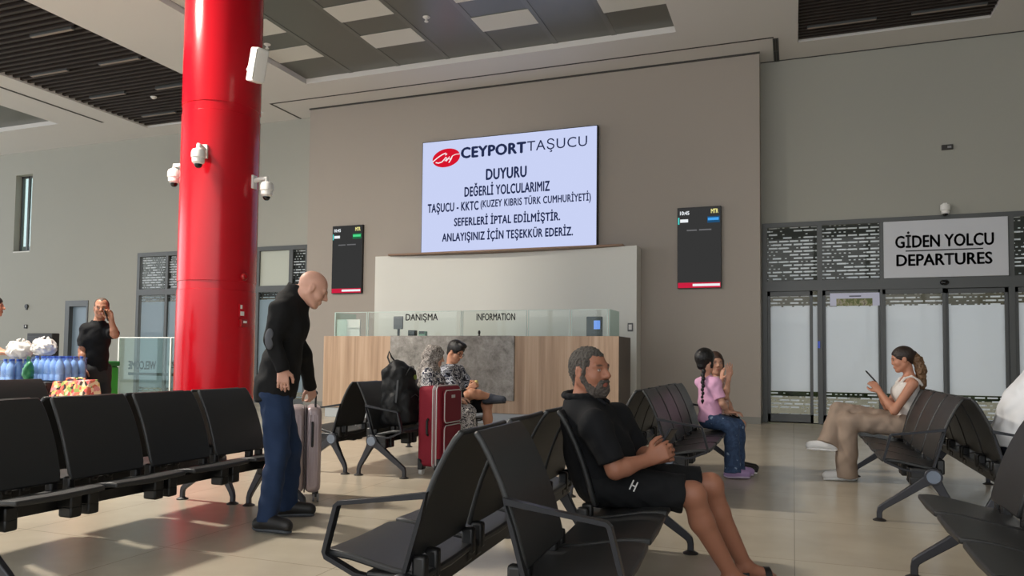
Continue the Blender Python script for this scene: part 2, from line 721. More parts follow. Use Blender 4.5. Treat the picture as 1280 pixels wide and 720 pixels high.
g.build('louver', M_FRAME, vg)

# ---- walls
LW = -16.45, -11.02, 0.0, 3.87
SW = -21.25, -20.57, 4.10, 6.34
DW = -19.06, -18.2, 0.0, 2.63
RW = -0.55, 8.2, 0.0, 3.82
struct('wall_back', sheet('y', YR, XL, -10.65, 0, H, (LW, SW, DW), depth=0.3), M_WALL)
struct('wall_departures', sheet('y', YR, -0.57, XR, 0, H, (RW,), depth=0.3), M_WALL)
pw = MB().box(-10.65, -0.57, YP, YR + .3, 0, H)
struct('wall_centre', pw, M_WALLC)
struct('wall_right', sheet('x', XR, YF, YR + .3, 0, H), M_WALL)
fh = [(XL + .6 + 2.1 * i, XL + 2.55 + 2.1 * i, 0.1, 6.6) for i in range(17)]
struct('wall_front', sheet('y', YF, XL, XR, 0, H, fh, depth=-0.15), M_WALL)
sh = [(YF + .6 + 2.1 * i, YF + 2.55 + 2.1 * i, 0.1, 6.6) for i in range(9)]
struct('wall_left', sheet('x', XL, YF, YR + .3, 0, H, sh, depth=-0.15), M_WALL)
bb = MB().box(-10.66, -.56, YP - .012, YP, 0, .13).box(-.57, -.558, YP - .012, YR, 0, .13)
struct('baseboard_centre', bb, M_BASE)
b2 = MB()
for x0, x1 in ((XL, DW[0] - .1), (DW[1] + .1, LW[0]), (LW[1], -10.65)):
    b2.box(x0, x1, YR - .012, YR, 0, .13)
struct('baseboard_back', b2, M_BASE)

# ---- slot window in the back wall
wn = struct('window_1', MB().box(SW[0], SW[0] + .05, YR + .18, YR + .24, SW[2], SW[3]).box(SW[1] - .05, SW[1], YR + .18, YR + .24, SW[2], SW[3])
            .box(SW[0], SW[1], YR + .18, YR + .24, SW[2], SW[2] + .05).box(SW[0], SW[1], YR + .18, YR + .24, SW[3] - .05, SW[3])
            .box(-20.98, -20.92, YR + .18, YR + .24, SW[2], SW[3]), M_FRAME)
MB().box(SW[0] + .04, SW[1] - .04, YR + .2, YR + .215, SW[2] + .04, SW[3] - .04).build('pane', M_GLASSG, wn)
struct('window_sill', MB().box(SW[0], SW[1], YR - .01, YR + .2, SW[2] - .03, SW[2]), M_WPAINT)
# ---- blue-grey service door
dr = struct('door_1', MB().box(DW[0], DW[0] + .16, YR - .02, YR + .25, 0, DW[3]).box(DW[1] - .05, DW[1], YR - .02, YR + .25, 0, DW[3])
            .box(DW[0] + .16, DW[1] - .05, YR - .02, YR + .25, DW[3] - .16, DW[3]), M_FRAME)
MB().box(DW[0] + .16, DW[1] - .05, YR + .1, YR + .15, 0.01, DW[3] - .16).build('leaf', mat('door_blue_grey', (128, 146, 160), 0.4), dr)
MB().tube([(DW[0] + .24, YR + .1, 1.05), (DW[0] + .24, YR + .04, 1.05), (DW[0] + .36, YR + .04, 1.05)], .012).build('handle', M_METAL, dr)


def glazing(name, X0, X1, Z1, verts, rails, depth=0.12):
    mb = MB()
    for x, wd in verts:
        mb.box(x - wd / 2, x + wd / 2, YR - .03, YR - .03 + depth, 0, Z1)
    for z0, z1, a, b in rails:
        mb.box(a, b, YR - .031, YR - .029 + depth, z0, z1)
    return struct(name, mb, M_FRAME, bevel=.004)


gl = glazing('window_2', LW[0], LW[1], LW[3], [(-16.40, .1), (-15.42, .09), (-14.44, .09), (-13.47, .09), (-12.5, .12), (-11.5, .11), (-11.05, .06)],
             [(3.76, 3.87, LW[0], LW[1]), (2.73, 2.89, LW[0], LW[1]), (0, .12, LW[0], LW[1])])
xs = [-16.36, -15.46, -14.48, -13.51, -12.55, -11.54, -11.06]
for a, b in zip(xs, xs[1:]):
    MB().box(a + .06, b, YR + .02, YR + .03, 2.86, 3.79).build('pane', M_FILM_TOP if a < -13 or a > -11.6 else mat('frosted_pane', (186, 190, 178), .4), gl)
    MB().box(a + .06, b, YR + .02, YR + .03, .1, 2.76).build('pane', M_FILM_LEFT, gl)

# ---- glazed departures front with sliding doors
gf = glazing('window_3', RW[0], RW[1], RW[3],
             [(-.505, .09), (.475, .09), (1.535, .08), (3.56, .09), (4.6, .09), (5.6, .09), (6.6, .09), (7.6, .09)],
             [(3.73, 3.82, RW[0], RW[1]), (2.50, 2.70, RW[0], RW[1])])
tx = [-.46, .43, .52, 1.495, 1.575, 3.515, 3.605, 4.555, 4.645, 5.555, 5.645, 6.555, 6.645, 7.555]
for a, b in zip(tx[0::2], tx[1::2]):
    if a == 1.575:
        continue
    MB().box(a - .01, b + .01, YR + .02, YR + .03, 2.68, 3.75).build('pane', M_FILM_TOP, gf)


def leaf(i, x0, x1, y, film=M_FILM_DOOR, handle=None):
    fr = MB()
    z0, z1 = .02, 2.5
    s = .055
    fr.box(x0, x0 + s, y, y + .05, z0, z1).box(x1 - s, x1, y, y + .05, z0, z1)
    fr.box(x0, x1, y, y + .05, z0, z0 + .15).box(x0, x1, y, y + .05, z1 - .09, z1)
    o = struct('door_%d' % i, fr, M_FRAME, bevel=.004)
    MB().box(x0 + s - .01, x1 - s + .01, y + .02, y + .03, z0 + .14, z1 - .08).build('pane', film, o)
    return o


d2 = leaf(2, -.46, .35, YR)
leaf(3, .52, 1.52, YR + .03)
leaf(4, 1.53, 2.55, YR - .04)
leaf(5, 2.545, 3.515, YR + .03)
leaf(6, 3.605, 4.56, YR)
leaf(7, 4.645, 5.56, YR)
MB().box(.345, .435, YR + .06, YR + .07, .02, 2.52).build('pane', M_FILM_DOOR, gf)  # frosted strip in the door gap, standing in for a pale reflection
MB().box(.43, .47, YR - .05, YR - .03, 1.42, 1.55).build('door_button', mat('blue_button', (60, 90, 220), .3), gf)

# ---- what lies beyond the back glazing: paving, a low hedge and a building, its dark upper part added to darken the upper panes
struct('outside_ground', sheet('z', -.02, -60, 40, YR + .3, 60), mat('outside_paving', (196, 188, 172), 0.9, var=.08))
struct('outside_canopy', MB().box(-60, 40, 30, 31, 4.0, 7.2), mat('facade_grey', (88, 88, 86), 0.8))  # dark upper facade, added so the upper panes look dark
hd = MB()
rnd = random.Random(3)
for i in range(60):
    x = -30 + i * .8
    hd.ball((x, 27 + rnd.random(), .5), .8, .6, .75 + .35 * rnd.random(), 8)
tag(hd.build('outside_hedge', mat('hedge_green', (92, 106, 70), .9, var=.3, vscale=6)), kind='structure')
struct('outside_building', MB().box(-60, 40, 30.02, 31, 0, 4.0), mat('outside_wall', (176, 166, 150), .9))

# ---- the red column
CP = at(269, 440, 8.05)
CXc, CYc, CR = CP.x, 8.05, 0.505
cm = MB()
prof = []
for z in (2.08, 4.43):
    prof += [(CR, z - .06), (CR - .008, z - .055), (CR - .008, z + .055), (CR, z + .06)]
cm.lathe([(CR, 0)] + prof + [(CR, H)], (CXc, CYc, 0), 96)
struct('column', cm, M_RED, smooth=30)
struct('column_trim', MB().lathe([(CR + .012, 0), (CR + .012, .1), (CR, .105)], (CXc, CYc, 0), 64), M_REDS)


def on_col(px, py):
    """point of the column's surface seen at this pixel, with the outward direction"""
    d = ray(px, py)
    ox, oy = EYE[0] - CXc, EYE[1] - CYc
    a = d[0] ** 2 + d[1] ** 2
    b = 2 * (ox * d[0] + oy * d[1])
    c = ox ** 2 + oy ** 2 - CR ** 2
    t = (-b - sqrt(max(0, b * b - 4 * a * c))) / (2 * a)
    p = Vector(EYE + d * t)
    n = Vector((p.x - CXc, p.y - CYc, 0)).normalized()
    return p, n
# ------------------------------------------------------------------ wall objects
# large LED screen
SX0, SX1, SZ0, SZ1 = -7.59, -3.68, 3.40, 5.865
ls = thing('video_wall', 'large white and pale blue announcement screen high on the centre wall', 'screen', (-5.635, YP - .005, SZ0))
hw, hh = (SX1 - SX0) / 2, SZ1 - SZ0
MB().box(-hw - .02, hw + .02, -.11, 0, 0, hh + .02).build('cabinet', M_BLACK, ls, bevel=.006)
MB().box(-hw, hw, -.122, -.108, .01, hh).build('display', emission('screen_blue_white', (206, 215, 250), 0.95), ls)
INK = emission('screen_navy', (38, 48, 84), 0.9)
IY = -.126


def sc_px(px, py):
    p = at(px, py, YP - .125)
    return p.x + 5.635, p.z - SZ0


def line(body, x0, x1, yc, hgt, bold=.012, m=INK, name='lettering', ext=.002):
    xa, za = sc_px(x0, yc)
    xb, zb = sc_px(x1, yc)
    return text_part(name, body, m, ls, (xa, IY, (za) - hgt / 2), width=xb - xa, height=hgt, bold=bold, ext=ext, space=1.07)


lx = [sc_px(*p) for p in ((541, 197), (575, 197), (558, 186), (558, 209))]
cx_, cz_ = (lx[0][0] + lx[1][0]) / 2, (lx[2][1] + lx[3][1]) / 2
rx_, rz_ = (lx[1][0] - lx[0][0]) / 2, (lx[2][1] - lx[3][1]) / 2
el = [(cx_ + rx_ * cos(a) + .04 * sin(a), -.128, cz_ + rz_ * sin(a)) for a in [2 * pi * k / 48 for k in range(48)]]
lg = MB().prism(el, (0, .004, 0)).build('logo', emission('logo_red', (214, 22, 46), 1.0), ls)
sw = MB()
wht = emission('logo_white', (250, 236, 240), 1.0)


def squiggle(pts, r=.012):
    P = [(cx_ + u * rx_, -.130, cz_ + v * rz_) for u, v in pts]
    sw.tube(P, r, 6)


squiggle([(-.98, -.3), (-.6, .12), (-.25, .42), (-.02, .52), (.06, .42), (-.05, .3)])
squiggle([(-.75, -.42), (-.55, -.5), (-.3, -.4), (-.12, -.12), (0, .08), (.08, -.05), (.0, -.2), (-.1, -.3), (.02, -.34), (.16, -.1), (.24, .1), (.2, -.12), (.28, -.22), (.4, -.02), (.46, .16), (.36, -.2), (.2, -.55)])
squiggle([(.46, .16), (.7, .3), (1.0, .3)], .008)
sw.build('logo_script', wht, lg)
LY = lambda x, y: None
xa, za = sc_px(577, 194)
line('CEYPORT', 577, 657, 191.5, .225, .05)
line('TAŞUCU', 659, 734, 184.3, .285, .0)
line('DUYURU', 608, 658, 218.3, .225, .04)
line('DEĞERLİ YOLCULARIMIZ', 581, 687, 238.0, .275, .036)
line('TAŞUCU - KKTC', 535, 598, 262.0, .25, .036)
line('(KUZEY KIBRIS TÜRK CUMHURİYETİ)', 601, 738.5, 255.0, .25, .03)
line('SEFERLERİ İPTAL EDİLMİŞTİR.', 568, 700, 277.5, .275, .036)
line('ANLAYIŞINIZ İÇİN TEŞEKKÜR EDERİZ.', 553, 716, 296.8, .28, .036)

# flight information displays
def info_display(x0, x1, z0, z1, label, accent, tagc):
    t = thing('information_display', label, 'screen', ((x0 + x1) / 2, YP, z0), 0, 'portrait information displays on the centre wall')
    w2, h = (x1 - x0) / 2, z1 - z0
    MB().box(-w2 - .015, w2 + .015, -.07, 0, -.01, h + .015).build('casing', M_BLACK, t, bevel=.005)
    MB().box(-w2, w2, -.076, -.068, 0, h).build('display', emission('display_grey', (58, 58, 58), 0.9), t)
    W = emission('display_white', (236, 240, 244), 1.0)
    y = -.08
    text_part('clock_text', '10:45', W, t, (-w2 + .04, y, h - .13), width=.17, height=.07, bold=.03)
    text_part('code_text', 'MTR', emission('display_yellow', (240, 232, 150), 1.0), t, (w2 - .17, y, h - .12), width=.13, height=.08, bold=.03)
    MB().box(-w2, -w2 + .025, y, y + .004, h - .31, h - .18).build('marker', emission('display_teal', (80, 214, 206), 1.0), t)
    MB().box(-w2 + .04, -w2 + .19, y, y + .004, h - .275, h - .215).build('label_block', W, t)
    MB().box(w2 - .24, w2 - .01, y + .002, y + .006, h - .3, h - .18).build('status_band', emission('band_' + tagc, tuple(v * .55 for v in accent), .8), t)
    MB().box(w2 - .23, w2 - .03, y, y + .004, h - .255, h - .205).build('status_block', emission('accent_' + tagc, accent, 1.0), t)
    DM = emission('display_dim', (112, 112, 114), .9)
    MB().box(-.23, -.04, y, y + .004, h - .445, h - .420).build('notice_line', DM, t)
    MB().box(.0, .23, y, y + .004, h - .443, h - .418).build('notice_line', DM, t)
    MB().box(-w2, w2, y + .001, y + .005, 0, .1).build('footer', emission('footer_red', (206, 34, 66), .95), t)
    MB().box(-w2 * .30, w2 - .01, y - .002, y + .002, .03, .075).build('footer_block', W, t)


info_display(-9.9, -9.13, 2.61, 4.14, 'tall dark information display left of the large screen with a green tag', (80, 220, 140), 'green')
info_display(-2.07, -1.28, 2.55, 4.09, 'tall dark information display right of the large screen with a blue tag', (70, 160, 236), 'blue')

# departures sign set in the transom
ds = thing('departures_sign', 'white GİDEN YOLCU DEPARTURES sign above the sliding glass doors', 'sign', (2.535, YR - .03, 2.70))
MB().box(-.975, .975, -.03, .05, .0, 1.035).build('panel', mat('sign_white', (206, 208, 214), .4), ds, bevel=.005)


def dsx(px, py):
    p = at(px, py, YR - .06)
    return p.x - 2.535, p.z - 2.70


x0, z0 = dsx(1119.5, 308)
x1, _ = dsx(1242, 301)
text_part('lettering', 'GİDEN YOLCU', M_INK, ds, (x0, -.034, .545), width=x1 - x0, height=.29, bold=.03)
x0, _ = dsx(1121, 332)
x1, _ = dsx(1240, 328)
text_part('lettering', 'DEPARTURES', M_INK, ds, (x0, -.034, .215), width=x1 - x0, height=.205, bold=.03)
x0, _ = dsx(1132, 316)
x1, _ = dsx(1229, 310)
MB().box(x0, x1, -.036, -.032, .475, .495).build('rule', M_INK, ds)

# pale lilac panel with a landscape picture on the second door
bn = thing('pale_panel', 'pale lilac landscape banner stuck to the top of the second glass door', 'banner', (1.07, YR + .03, 2.21))
MB().box(-.42, .42, -.012, -.006, 0, .24).build('sheet', mat('lilac_panel', (214, 216, 240), .4), bn)
MB().box(-.31, .30, -.016, -.011, .0, .135).build('picture', pattern_mat('landscape_picture', [(0, (110, 120, 80)), (.45, (150, 150, 112)), (.55, (176, 170, 150)), (.66, (120, 110, 100))], 9), bn)
MB().box(-.09, .11, -.016, -.011, .168, .19).build('text_line', mat('slate_bar', (84, 86, 110), .5), bn)

# dome camera over the departures front, small wall boxes, door sensor
def dome(t, s=1.0):
    MB().lathe([(.05 * s, 0), (.05 * s, .05 * s), (.082 * s, .06 * s), (.085 * s, .02 * s), (.085 * s, -.04 * s), (.07 * s, -.055 * s), (.068 * s, -.10 * s), (.055 * s, -.115 * s)][::-1]).build('housing', M_WHITE, t)
    MB().ball((0, 0, -.105 * s), .05 * s, .05 * s, .055 * s, 16).build('lens', M_LENS, t)


dc = thing('dome_camera', 'small white dome camera on the wall above the departures sign', 'security camera', (2.55, YR - .1, 3.93), 0, 'white dome security cameras')
dome(dc, .95)
MB().box(-.03, .03, 0, .1, .03, .09).build('bracket', M_WHITE, dc)
ws = thing('wall_sensor', 'small dark grey sensor box high on the wall above the departures sign', 'sensor', (2.61, YR, 5.04))
MB().box(-.09, .09, -.04, 0, -.045, .045).build('body', M_GROOVE, ws, bevel=.006)
MB().box(.0, .06, -.045, -.038, -.02, .015).build('window', mat('sensor_window', (150, 150, 150), .3), ws)
dsn = thing('door_sensor', 'black motion sensor on the transom between the sliding doors', 'sensor', (2.53, YR - .03, 2.6))
MB().ball((0, -.02, 0), .075, .05, .05, 14).build('shell', M_LENS, dsn)
MB().box(-.05, .05, -.01, 0, -.02, .05).build('mount', M_BLACK, dsn)
# intercom boxes on the far left wall
for (px, py, lab, r) in ((34, 383, 'round black call button on the far left wall, the upper one', .06), (33, 408, 'small black card reader on the far left wall, the lower one', .05)):
    p = at(px, py, YR)
    t = thing('wall_switch', lab, 'switch', (p.x, YR, p.z))
    if py < 400:
        MB().cyl((0, 0, 0), (0, -.04, 0), r).build('body', M_BLACK, t)
        MB().box(-.03, .03, -.03, 0, -.1, -.05).build('base', M_BLACK, t)
    else:
        MB().box(-.07, .05, -.03, 0, -.06, .05).build('body', M_BLACK, t, bevel=.006)
        MB().box(-.01, .03, -.035, -.028, -.02, .03).build('key', M_WHITE, t)
p = at(788, 408, YP - .25)

# ------------------------------------------------------------------ information desk
bx0, bx1, by = -8.56, -2.80, YP - .22
wp = thing('back_panel', 'wide white curved back panel under the large screen behind the information desk', 'wall panel', (-5.68, YP - .004, 0))
half = (bx1 - bx0) / 2
poly = [(-half, 0, 0), (half, 0, 0), (half, -.42, 0)]
for k in range(25):
    u = 1 - 2 * k / 24
    x = u * (half - .22)
    poly.append((x, -.40 + .22 * (1 - u * u) ** .8 if abs(u) < 1 else -.40, 0))
poly.append((-half, -.42, 0))
MB().prism(poly, (0, 0, 3.36)).build('shell', M_WPAINT, wp, bevel=.006)
wl = thing('wall_ledge', 'long brown wooden ledge along the top of the white back panel', 'ledge', (-5.66, YP - .12, 3.302))
MB().box(-2.58, 2.58, -.32, .1, 0.062, .10).build('board', M_LEDGE, wl, bevel=.008)
MB().box(-2.5, 2.5, .06, .1, .1, .13).build('upstand', M_LEDGE, wl)

QX0, QX1, QY0, QY1, QZ = -8.58, -2.74, 12.4, 13.35, 1.56
cn = thing('information_desk', 'long oak information desk with a grey marble centre panel', 'counter', (-5.66, QY0, 0))
o = -5.66


def qpart(name, x0, x1, y0, y1, z0, z1, m, bevel=.004):
    return MB().box(x0 - o, x1 - o, y0 - QY0, y1 - QY0, z0, z1).build(name, m, cn, bevel=bevel)


qpart('front_panel', QX0, -7.05, QY0, QY0 + .06, .19, QZ, M_WOOD)
qpart('front_panel', -4.62, QX1, QY0, QY0 + .06, .19, QZ, M_WOOD)
qpart('front_panel', -7.05, -4.62, QY0 + .005, QY0 + .06, .19, QZ, M_WOOD)
qpart('marble_panel', -7.08, -4.60, QY0 - .04, QY0 + .004, .42, QZ + .005, M_MARBLE)
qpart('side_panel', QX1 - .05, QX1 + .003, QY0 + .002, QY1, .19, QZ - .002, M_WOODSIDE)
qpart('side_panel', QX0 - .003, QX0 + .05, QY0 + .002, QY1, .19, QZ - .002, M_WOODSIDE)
qpart('worktop', QX0 + .05, QX1 - .05, QY0 + .06, QY0 + .35, QZ - .04, QZ - .005, M_WOOD)
qpart('work_shelf', QX0 + .05, QX1 - .05, QY0 + .35, QY1, 1.02, 1.06, M_WPAINT)
qpart('plinth', QX0 + .04, QX1 - .04, QY0 + .03, QY1 - .05, 0, .19, M_KICK)

# glass screens standing on the desk
def gscreen(x0, x1, label, y=QY0 + .10, zt=2.03):
    t = thing('glass_screen', label, 'glass screen', ((x0 + x1) / 2, y, QZ - .004), 0, 'glass screens on the information desk')
    w = (x1 - x0) / 2
    MB().box(-w, w, -.005, .005, 0, zt - QZ).build('pane', M_GLASS, t)
    MB().box(-w, -w + .012, -.007, .007, 0, zt - QZ).build('edge', mat('glass_edge', (196, 214, 208), .2), t)
    MB().box(w - .012, w, -.007, .007, 0, zt - QZ).build('edge', MATS['glass_edge'], t)
    MB().box(-w, w, -.0065, .0065, zt - QZ - .008, zt - QZ + .001).build('top_edge', MATS['glass_edge'], t)
    return t


G = [at(px, 400, QY0 + .1).x for px in (419, 460, 476, 578, 660, 714, 760)]
gscreen(G[0], G[1] - .02, 'glass screen at the left end of the information desk')
t1 = gscreen(G[1], G[3] - .02, 'glass screen lettered DANIŞMA on the information desk')
t2 = gscreen(G[3], G[4] - .02, 'glass screen lettered INFORMATION on the information desk')
gscreen(G[4], G[5] - .02, 'plain glass screen right of the lettered ones on the information desk')
gscreen(G[5], G[6], 'glass screen at the right end of the desk in front of the small monitor')
rs = thing('glass_screen', 'side glass screen turning back at the right end of the information desk', 'glass screen', (G[6] + .02, QY0 + .12, QZ - .004), 0, 'glass screens on the information desk')
MB().box(-.005, .005, 0, .75, 0, .47).build('pane', M_GLASSG, rs)
MB().box(-.007, .007, .0, .012, 0, .47).build('edge', MATS['glass_edge'], rs)
lsn = thing('glass_screen', 'side glass screen turning back at the left end of the information desk', 'glass screen', (G[0] - .02, QY0 + .12, QZ - .004), 0, 'glass screens on the information desk')
MB().box(-.005, .005, 0, .75, 0, .47).build('pane', M_GLASSG, lsn)
MB().box(-.007, .007, .0, .012, 0, .47).build('edge', MATS['glass_edge'], lsn)
xa = at(507.5, 397, QY0 + .1)
xb = at(547.5, 397, QY0 + .1)
text_part('lettering', 'DANIŞMA', M_INK, t1, (xa.x - t1.location.x, -.009, xa.z - .09 - t1.location.z), width=xb.x - xa.x, height=.165, bold=.02)
xa = at(596, 396.5, QY0 + .1)
xb = at(644, 396.5, QY0 + .1)
text_part('lettering', 'INFORMATION', M_INK, t2, (xa.x - t2.location.x, -.009, xa.z - .06 - t2.location.z), width=xb.x - xa.x, height=.125, bold=.02)
# things on and behind the desk
def desk_item(name, label, cat, px, py, Y=QY0 + .25):
    p = at(px, py, Y)
    return thing(name, label, cat, (p.x, Y, QZ - .004))


mo = desk_item('ticket_terminal', 'dark grey terminal with a small lit blue screen on the right of the desk', 'terminal', 743, 410)
MB().box(-.135, .135, -.05, .05, 0, .35).build('body', mat('terminal_grey', (74, 78, 80), .4), mo, bevel=.01)
MB().box(.0, .11, -.056, -.049, .13, .28).build('display', emission('terminal_blue', (120, 160, 240), 1.0), mo)
mo.location.y = QY0 + .26
mw = desk_item('desk_monitor', 'white back of a desk monitor behind the left glass screen', 'monitor', 436, 410, QY0 + .55)
mw.location.z = 1.061
MB().box(-.27, .27, -.02, .02, .16, .85).build('back', M_WHITE, mw, bevel=.012)
MB().box(-.03, .03, -.01, .04, .01, .3).build('stand', M_WHITE, mw)
MB().box(-.12, .12, -.08, .08, 0, .015).build('foot', M_WHITE, mw)
pb = desk_item('desk_phone', 'grey box screen seen behind the DANIŞMA glass', 'monitor', 498, 402, QY0 + .5)
pb.location.z = 1.061
MB().box(-.1, .1, -.02, .02, .65, .9).build('display', mat('monitor_grey', (104, 104, 108), .4), pb, bevel=.008)
MB().box(-.02, .02, 0, .03, 0.01, .7).build('stand', M_BLACK, pb)
MB().box(-.1, .1, -.07, .07, 0, .015).build('foot', M_BLACK, pb)
for (px, lab, s) in ((516, 'black desk radio seen behind the DANIŞMA glass', .075), (529, 'small green box seen behind the DANIŞMA glass', .07)):
    q = desk_item('desk_box', lab, 'box', px, 405, QY0 + .2)
    q.location.z = QZ - .004
    mm = M_BLACK if s == .075 else mat('box_green', (120, 160, 140), .5)
    MB().box(-s, s, -.05, .05, 0, .12 + (.0 if s > .07 else -.02)).build('body', mm, q, bevel=.008)
    MB().box(-s * .8, s * .8, -.055, -.049, .05, .1).build('face', mat('box_face', (70, 74, 76), .5), q)
ch = desk_item('microphone', 'tiny black microphone standing on the desk above the marble panel', 'microphone', 599, 414, QY0 + .05)
MB().cyl((0, 0, 0), (0, 0, .03), .02).build('base', M_BLACK, ch)
MB().ball((0, 0, .07), .025, .025, .045, 10).build('head', M_BLACK, ch)
pl = at(788, 409, YP - .42)
t = thing('wall_switch', 'small dark switch plate on the right edge of the white back panel', 'switch', (pl.x, YP - .42, pl.z))
MB().box(-.05, .05, -.02, 0, -.08, .08).build('plate', mat('switch_grey', (96, 96, 96), .5), t, bevel=.004)
MB().box(-.03, .03, -.026, -.018, -.05, .05).build('key', M_WHITE, t)

# ------------------------------------------------------------------ fittings on the column
def col_frame(px, py):
    p, n = on_col(px, py)
    return p, math.atan2(n.y, n.x)


def arm_camera(ax, z, label, reach=.2):
    """dome camera on a horizontal arm; ax = angle around the column"""
    t = thing('dome_camera', label, 'security camera', (CXc + cos(ax) * CR, CYc + sin(ax) * CR, z), ax, 'white dome security cameras')
    MB().box(-.02, .025, -.05, .05, -.09, .09).build('wall_plate', M_WHITE, t, bevel=.006)
    MB().tube([(.02, 0, .02), (reach * .5, 0, .04), (reach, 0, .045), (reach, 0, -.02)], [.035, .03, .028, .03], 10).build('arm', M_WHITE, t)
    hd = bpy.data.objects.new('camera_head', MB().lathe([(.03, .02), (.075, .0), (.088, -.04), (.088, -.10), (.078, -.108), (.076, -.16), (.05, -.185)][::-1], (reach, 0, -.02)).mesh('camera_head', M_WHITE))
    COL.objects.link(hd)
    hd.parent = t
    l = MB().ball((reach, 0, -.20), .052, .052, .058, 16).build('lens', M_LENS, hd)
    return t


arm_camera(radians(188), 3.74, 'white dome camera on the left side of the red column', .21)
_, a2 = col_frame(255, 200)
arm_camera(a2, 3.80, 'white dome camera on the front of the red column', .16)
arm_camera(radians(8), 3.50, 'white dome camera on the right side of the red column', .2)
# loudspeakers
ps = at(322, 82, 7.55)
sp = thing('wall_speaker', 'white slanted loudspeaker on the upper right of the red column', 'speaker', (ps.x, 7.55, ps.z))
ax = radians(-35)
R = Matrix.Rotation(radians(-20), 3, 'Z') @ Matrix.Rotation(radians(16), 3, 'Y')
MB().obox((0, 0, 0), (.18, .17, .42), R).build('cabinet', M_WHITE, sp, bevel=.02)
MB().obox(R @ Vector((.03, -.088, 0)), (.12, .012, .36), R).build('grille', mat('speaker_grille', (206, 206, 200), .6), sp)
MB().tube([(-.30, .18, .05), (-.16, .06, .06), (-.06, 0, .06)], .022).build('bracket', M_WHITE, sp)
ps = at(233, 88, 8.0)
sp2 = thing('wall_speaker', 'white loudspeaker half hidden behind the left of the red column', 'speaker', (CXc - .53, 8.1, ps.z))
MB().obox((0, 0, 0), (.17, .18, .42), Matrix.Rotation(radians(-12), 3, 'Y')).build('cabinet', M_WHITE, sp2, bevel=.02)
MB().tube([(.02, 0, 0), (.14, 0, .02)], .025).build('bracket', M_WHITE, sp2)
MB().box(-.092, -.08, -.07, .07, -.15, .15).build('grille', MATS['speaker_grille'], sp2)
# alarm devices
p, a = col_frame(303.5, 346)
t = thing('alarm_sounder', 'round red alarm sounder on the right flank of the red column', 'alarm', p, a)
MB().lathe([(.05, 0), (.05, .04), (.035, .06), (.0, .062)], (0, 0, 0), 20, Matrix.Rotation(radians(90), 3, 'Y')).build('body', M_REDS, t)
MB().lathe([(.02, .06), (.02, .07), (0, .071)], (0, 0, 0), 14, Matrix.Rotation(radians(90), 3, 'Y')).build('cap', M_RED, t)
p, a = col_frame(302, 388)
t = thing('alarm_sign', 'small red and white fire alarm sign on the right flank of the red column', 'sign', p, a)
MB().box(-.002, .012, -.045, .045, -.085, .085).build('plate', M_RED, t)
MB().box(.010, .015, -.03, .03, -.07, -.015).build('pictogram', M_WHITE, t)
MB().box(.010, .015, -.03, .0, .02, .07).build('pictogram', M_WHITE, t)
p, a = col_frame(303, 404)
t = thing('alarm_button', 'red fire alarm call point below the sign on the red column', 'alarm', p, a)
MB().box(-.005, .04, -.05, .05, -.05, .05).build('box', M_REDS, t, bevel=.006)
MB().box(.039, .044, -.02, .035, -.0, .03).build('label_plate', M_WHITE, t)

# ceiling fittings
for (px, py, lab) in ((533, 22, 'small round sprinkler on the metal ceiling field, the one nearer the screen wall centre'), (334, 56, 'small round sprinkler on the metal ceiling field beside the red column')):
    p = atz(px, py, H + .1)
    t = thing('ceiling_sprinkler', lab, 'sprinkler', (p.x, p.y, H + .11))
    MB().lathe([(.05, 0), (.05, -.02), (.02, -.03), (.02, -.07), (.035, -.075), (.035, -.085), (0, -.086)]).build('body', M_WHITE, t)
    MB().lathe([(.065, .0), (.065, -.008), (0, -.009)]).build('rosette', M_WHITE, t)
p = atz(192, 123, H)
t = thing('ceiling_sprinkler', 'small white sprinkler in the dark slatted ceiling left of the red column', 'sprinkler', (p.x, p.y, H + .04))
MB().lathe([(.06, 0), (.06, -.03), (.03, -.05), (0, -.051)]).build('body', M_WHITE, t)
MB().lathe([(.07, .0), (.07, -.008), (0, -.009)]).build('rosette', M_WHITE, t)

LAMP = mat('slat_lamp', (150, 136, 126), .5)
LM = [(-12.65, 9.6, 'in the slatted ceiling, third row from the end wall'), (-12.59, 11.01, 'in the slatted ceiling right side, second row from the end wall'),
      (-14.52, 11.0, 'in the slatted ceiling left side, second row from the end wall'), (-14.53, 12.43, 'in the slatted ceiling left side, between second row and end wall'),
      (-12.6, 12.46, 'in the slatted ceiling beside the red column'), (-14.45, 13.82, 'in the slatted ceiling closest to the end wall')]
for x, y, lab in LM:
    t = thing('linear_lamp', 'slim unlit strip lamp ' + lab, 'ceiling lamp', (x, y, H + .03), 0, 'strip lamps in the dark slatted ceilings')
    MB().box(-.53, .53, -.035, .035, -.03, .06).build('housing', M_FRAME, t, bevel=.004)
    MB().box(-.52, .52, -.028, .028, -.034, -.028).build('diffuser', LAMP, t)
for x, y, lab in ((.81, 13.87, 'in the right slatted ceiling, left one of two'), (2.44, 13.87, 'in the right slatted ceiling, right one of two')):
    t = thing('linear_lamp', 'slim unlit strip lamp ' + lab, 'ceiling lamp', (x, y, H + .03), 0, 'strip lamps in the dark slatted ceilings')
    MB().box(-.55, .55, -.03, .03, -.03, .06).build('housing', M_FRAME, t, bevel=.004)
    MB().box(-.54, .54, -.022, .022, -.034, -.028).build('diffuser', LAMP, t)

# ------------------------------------------------------------------ beam benches
PITCH = 0.5775


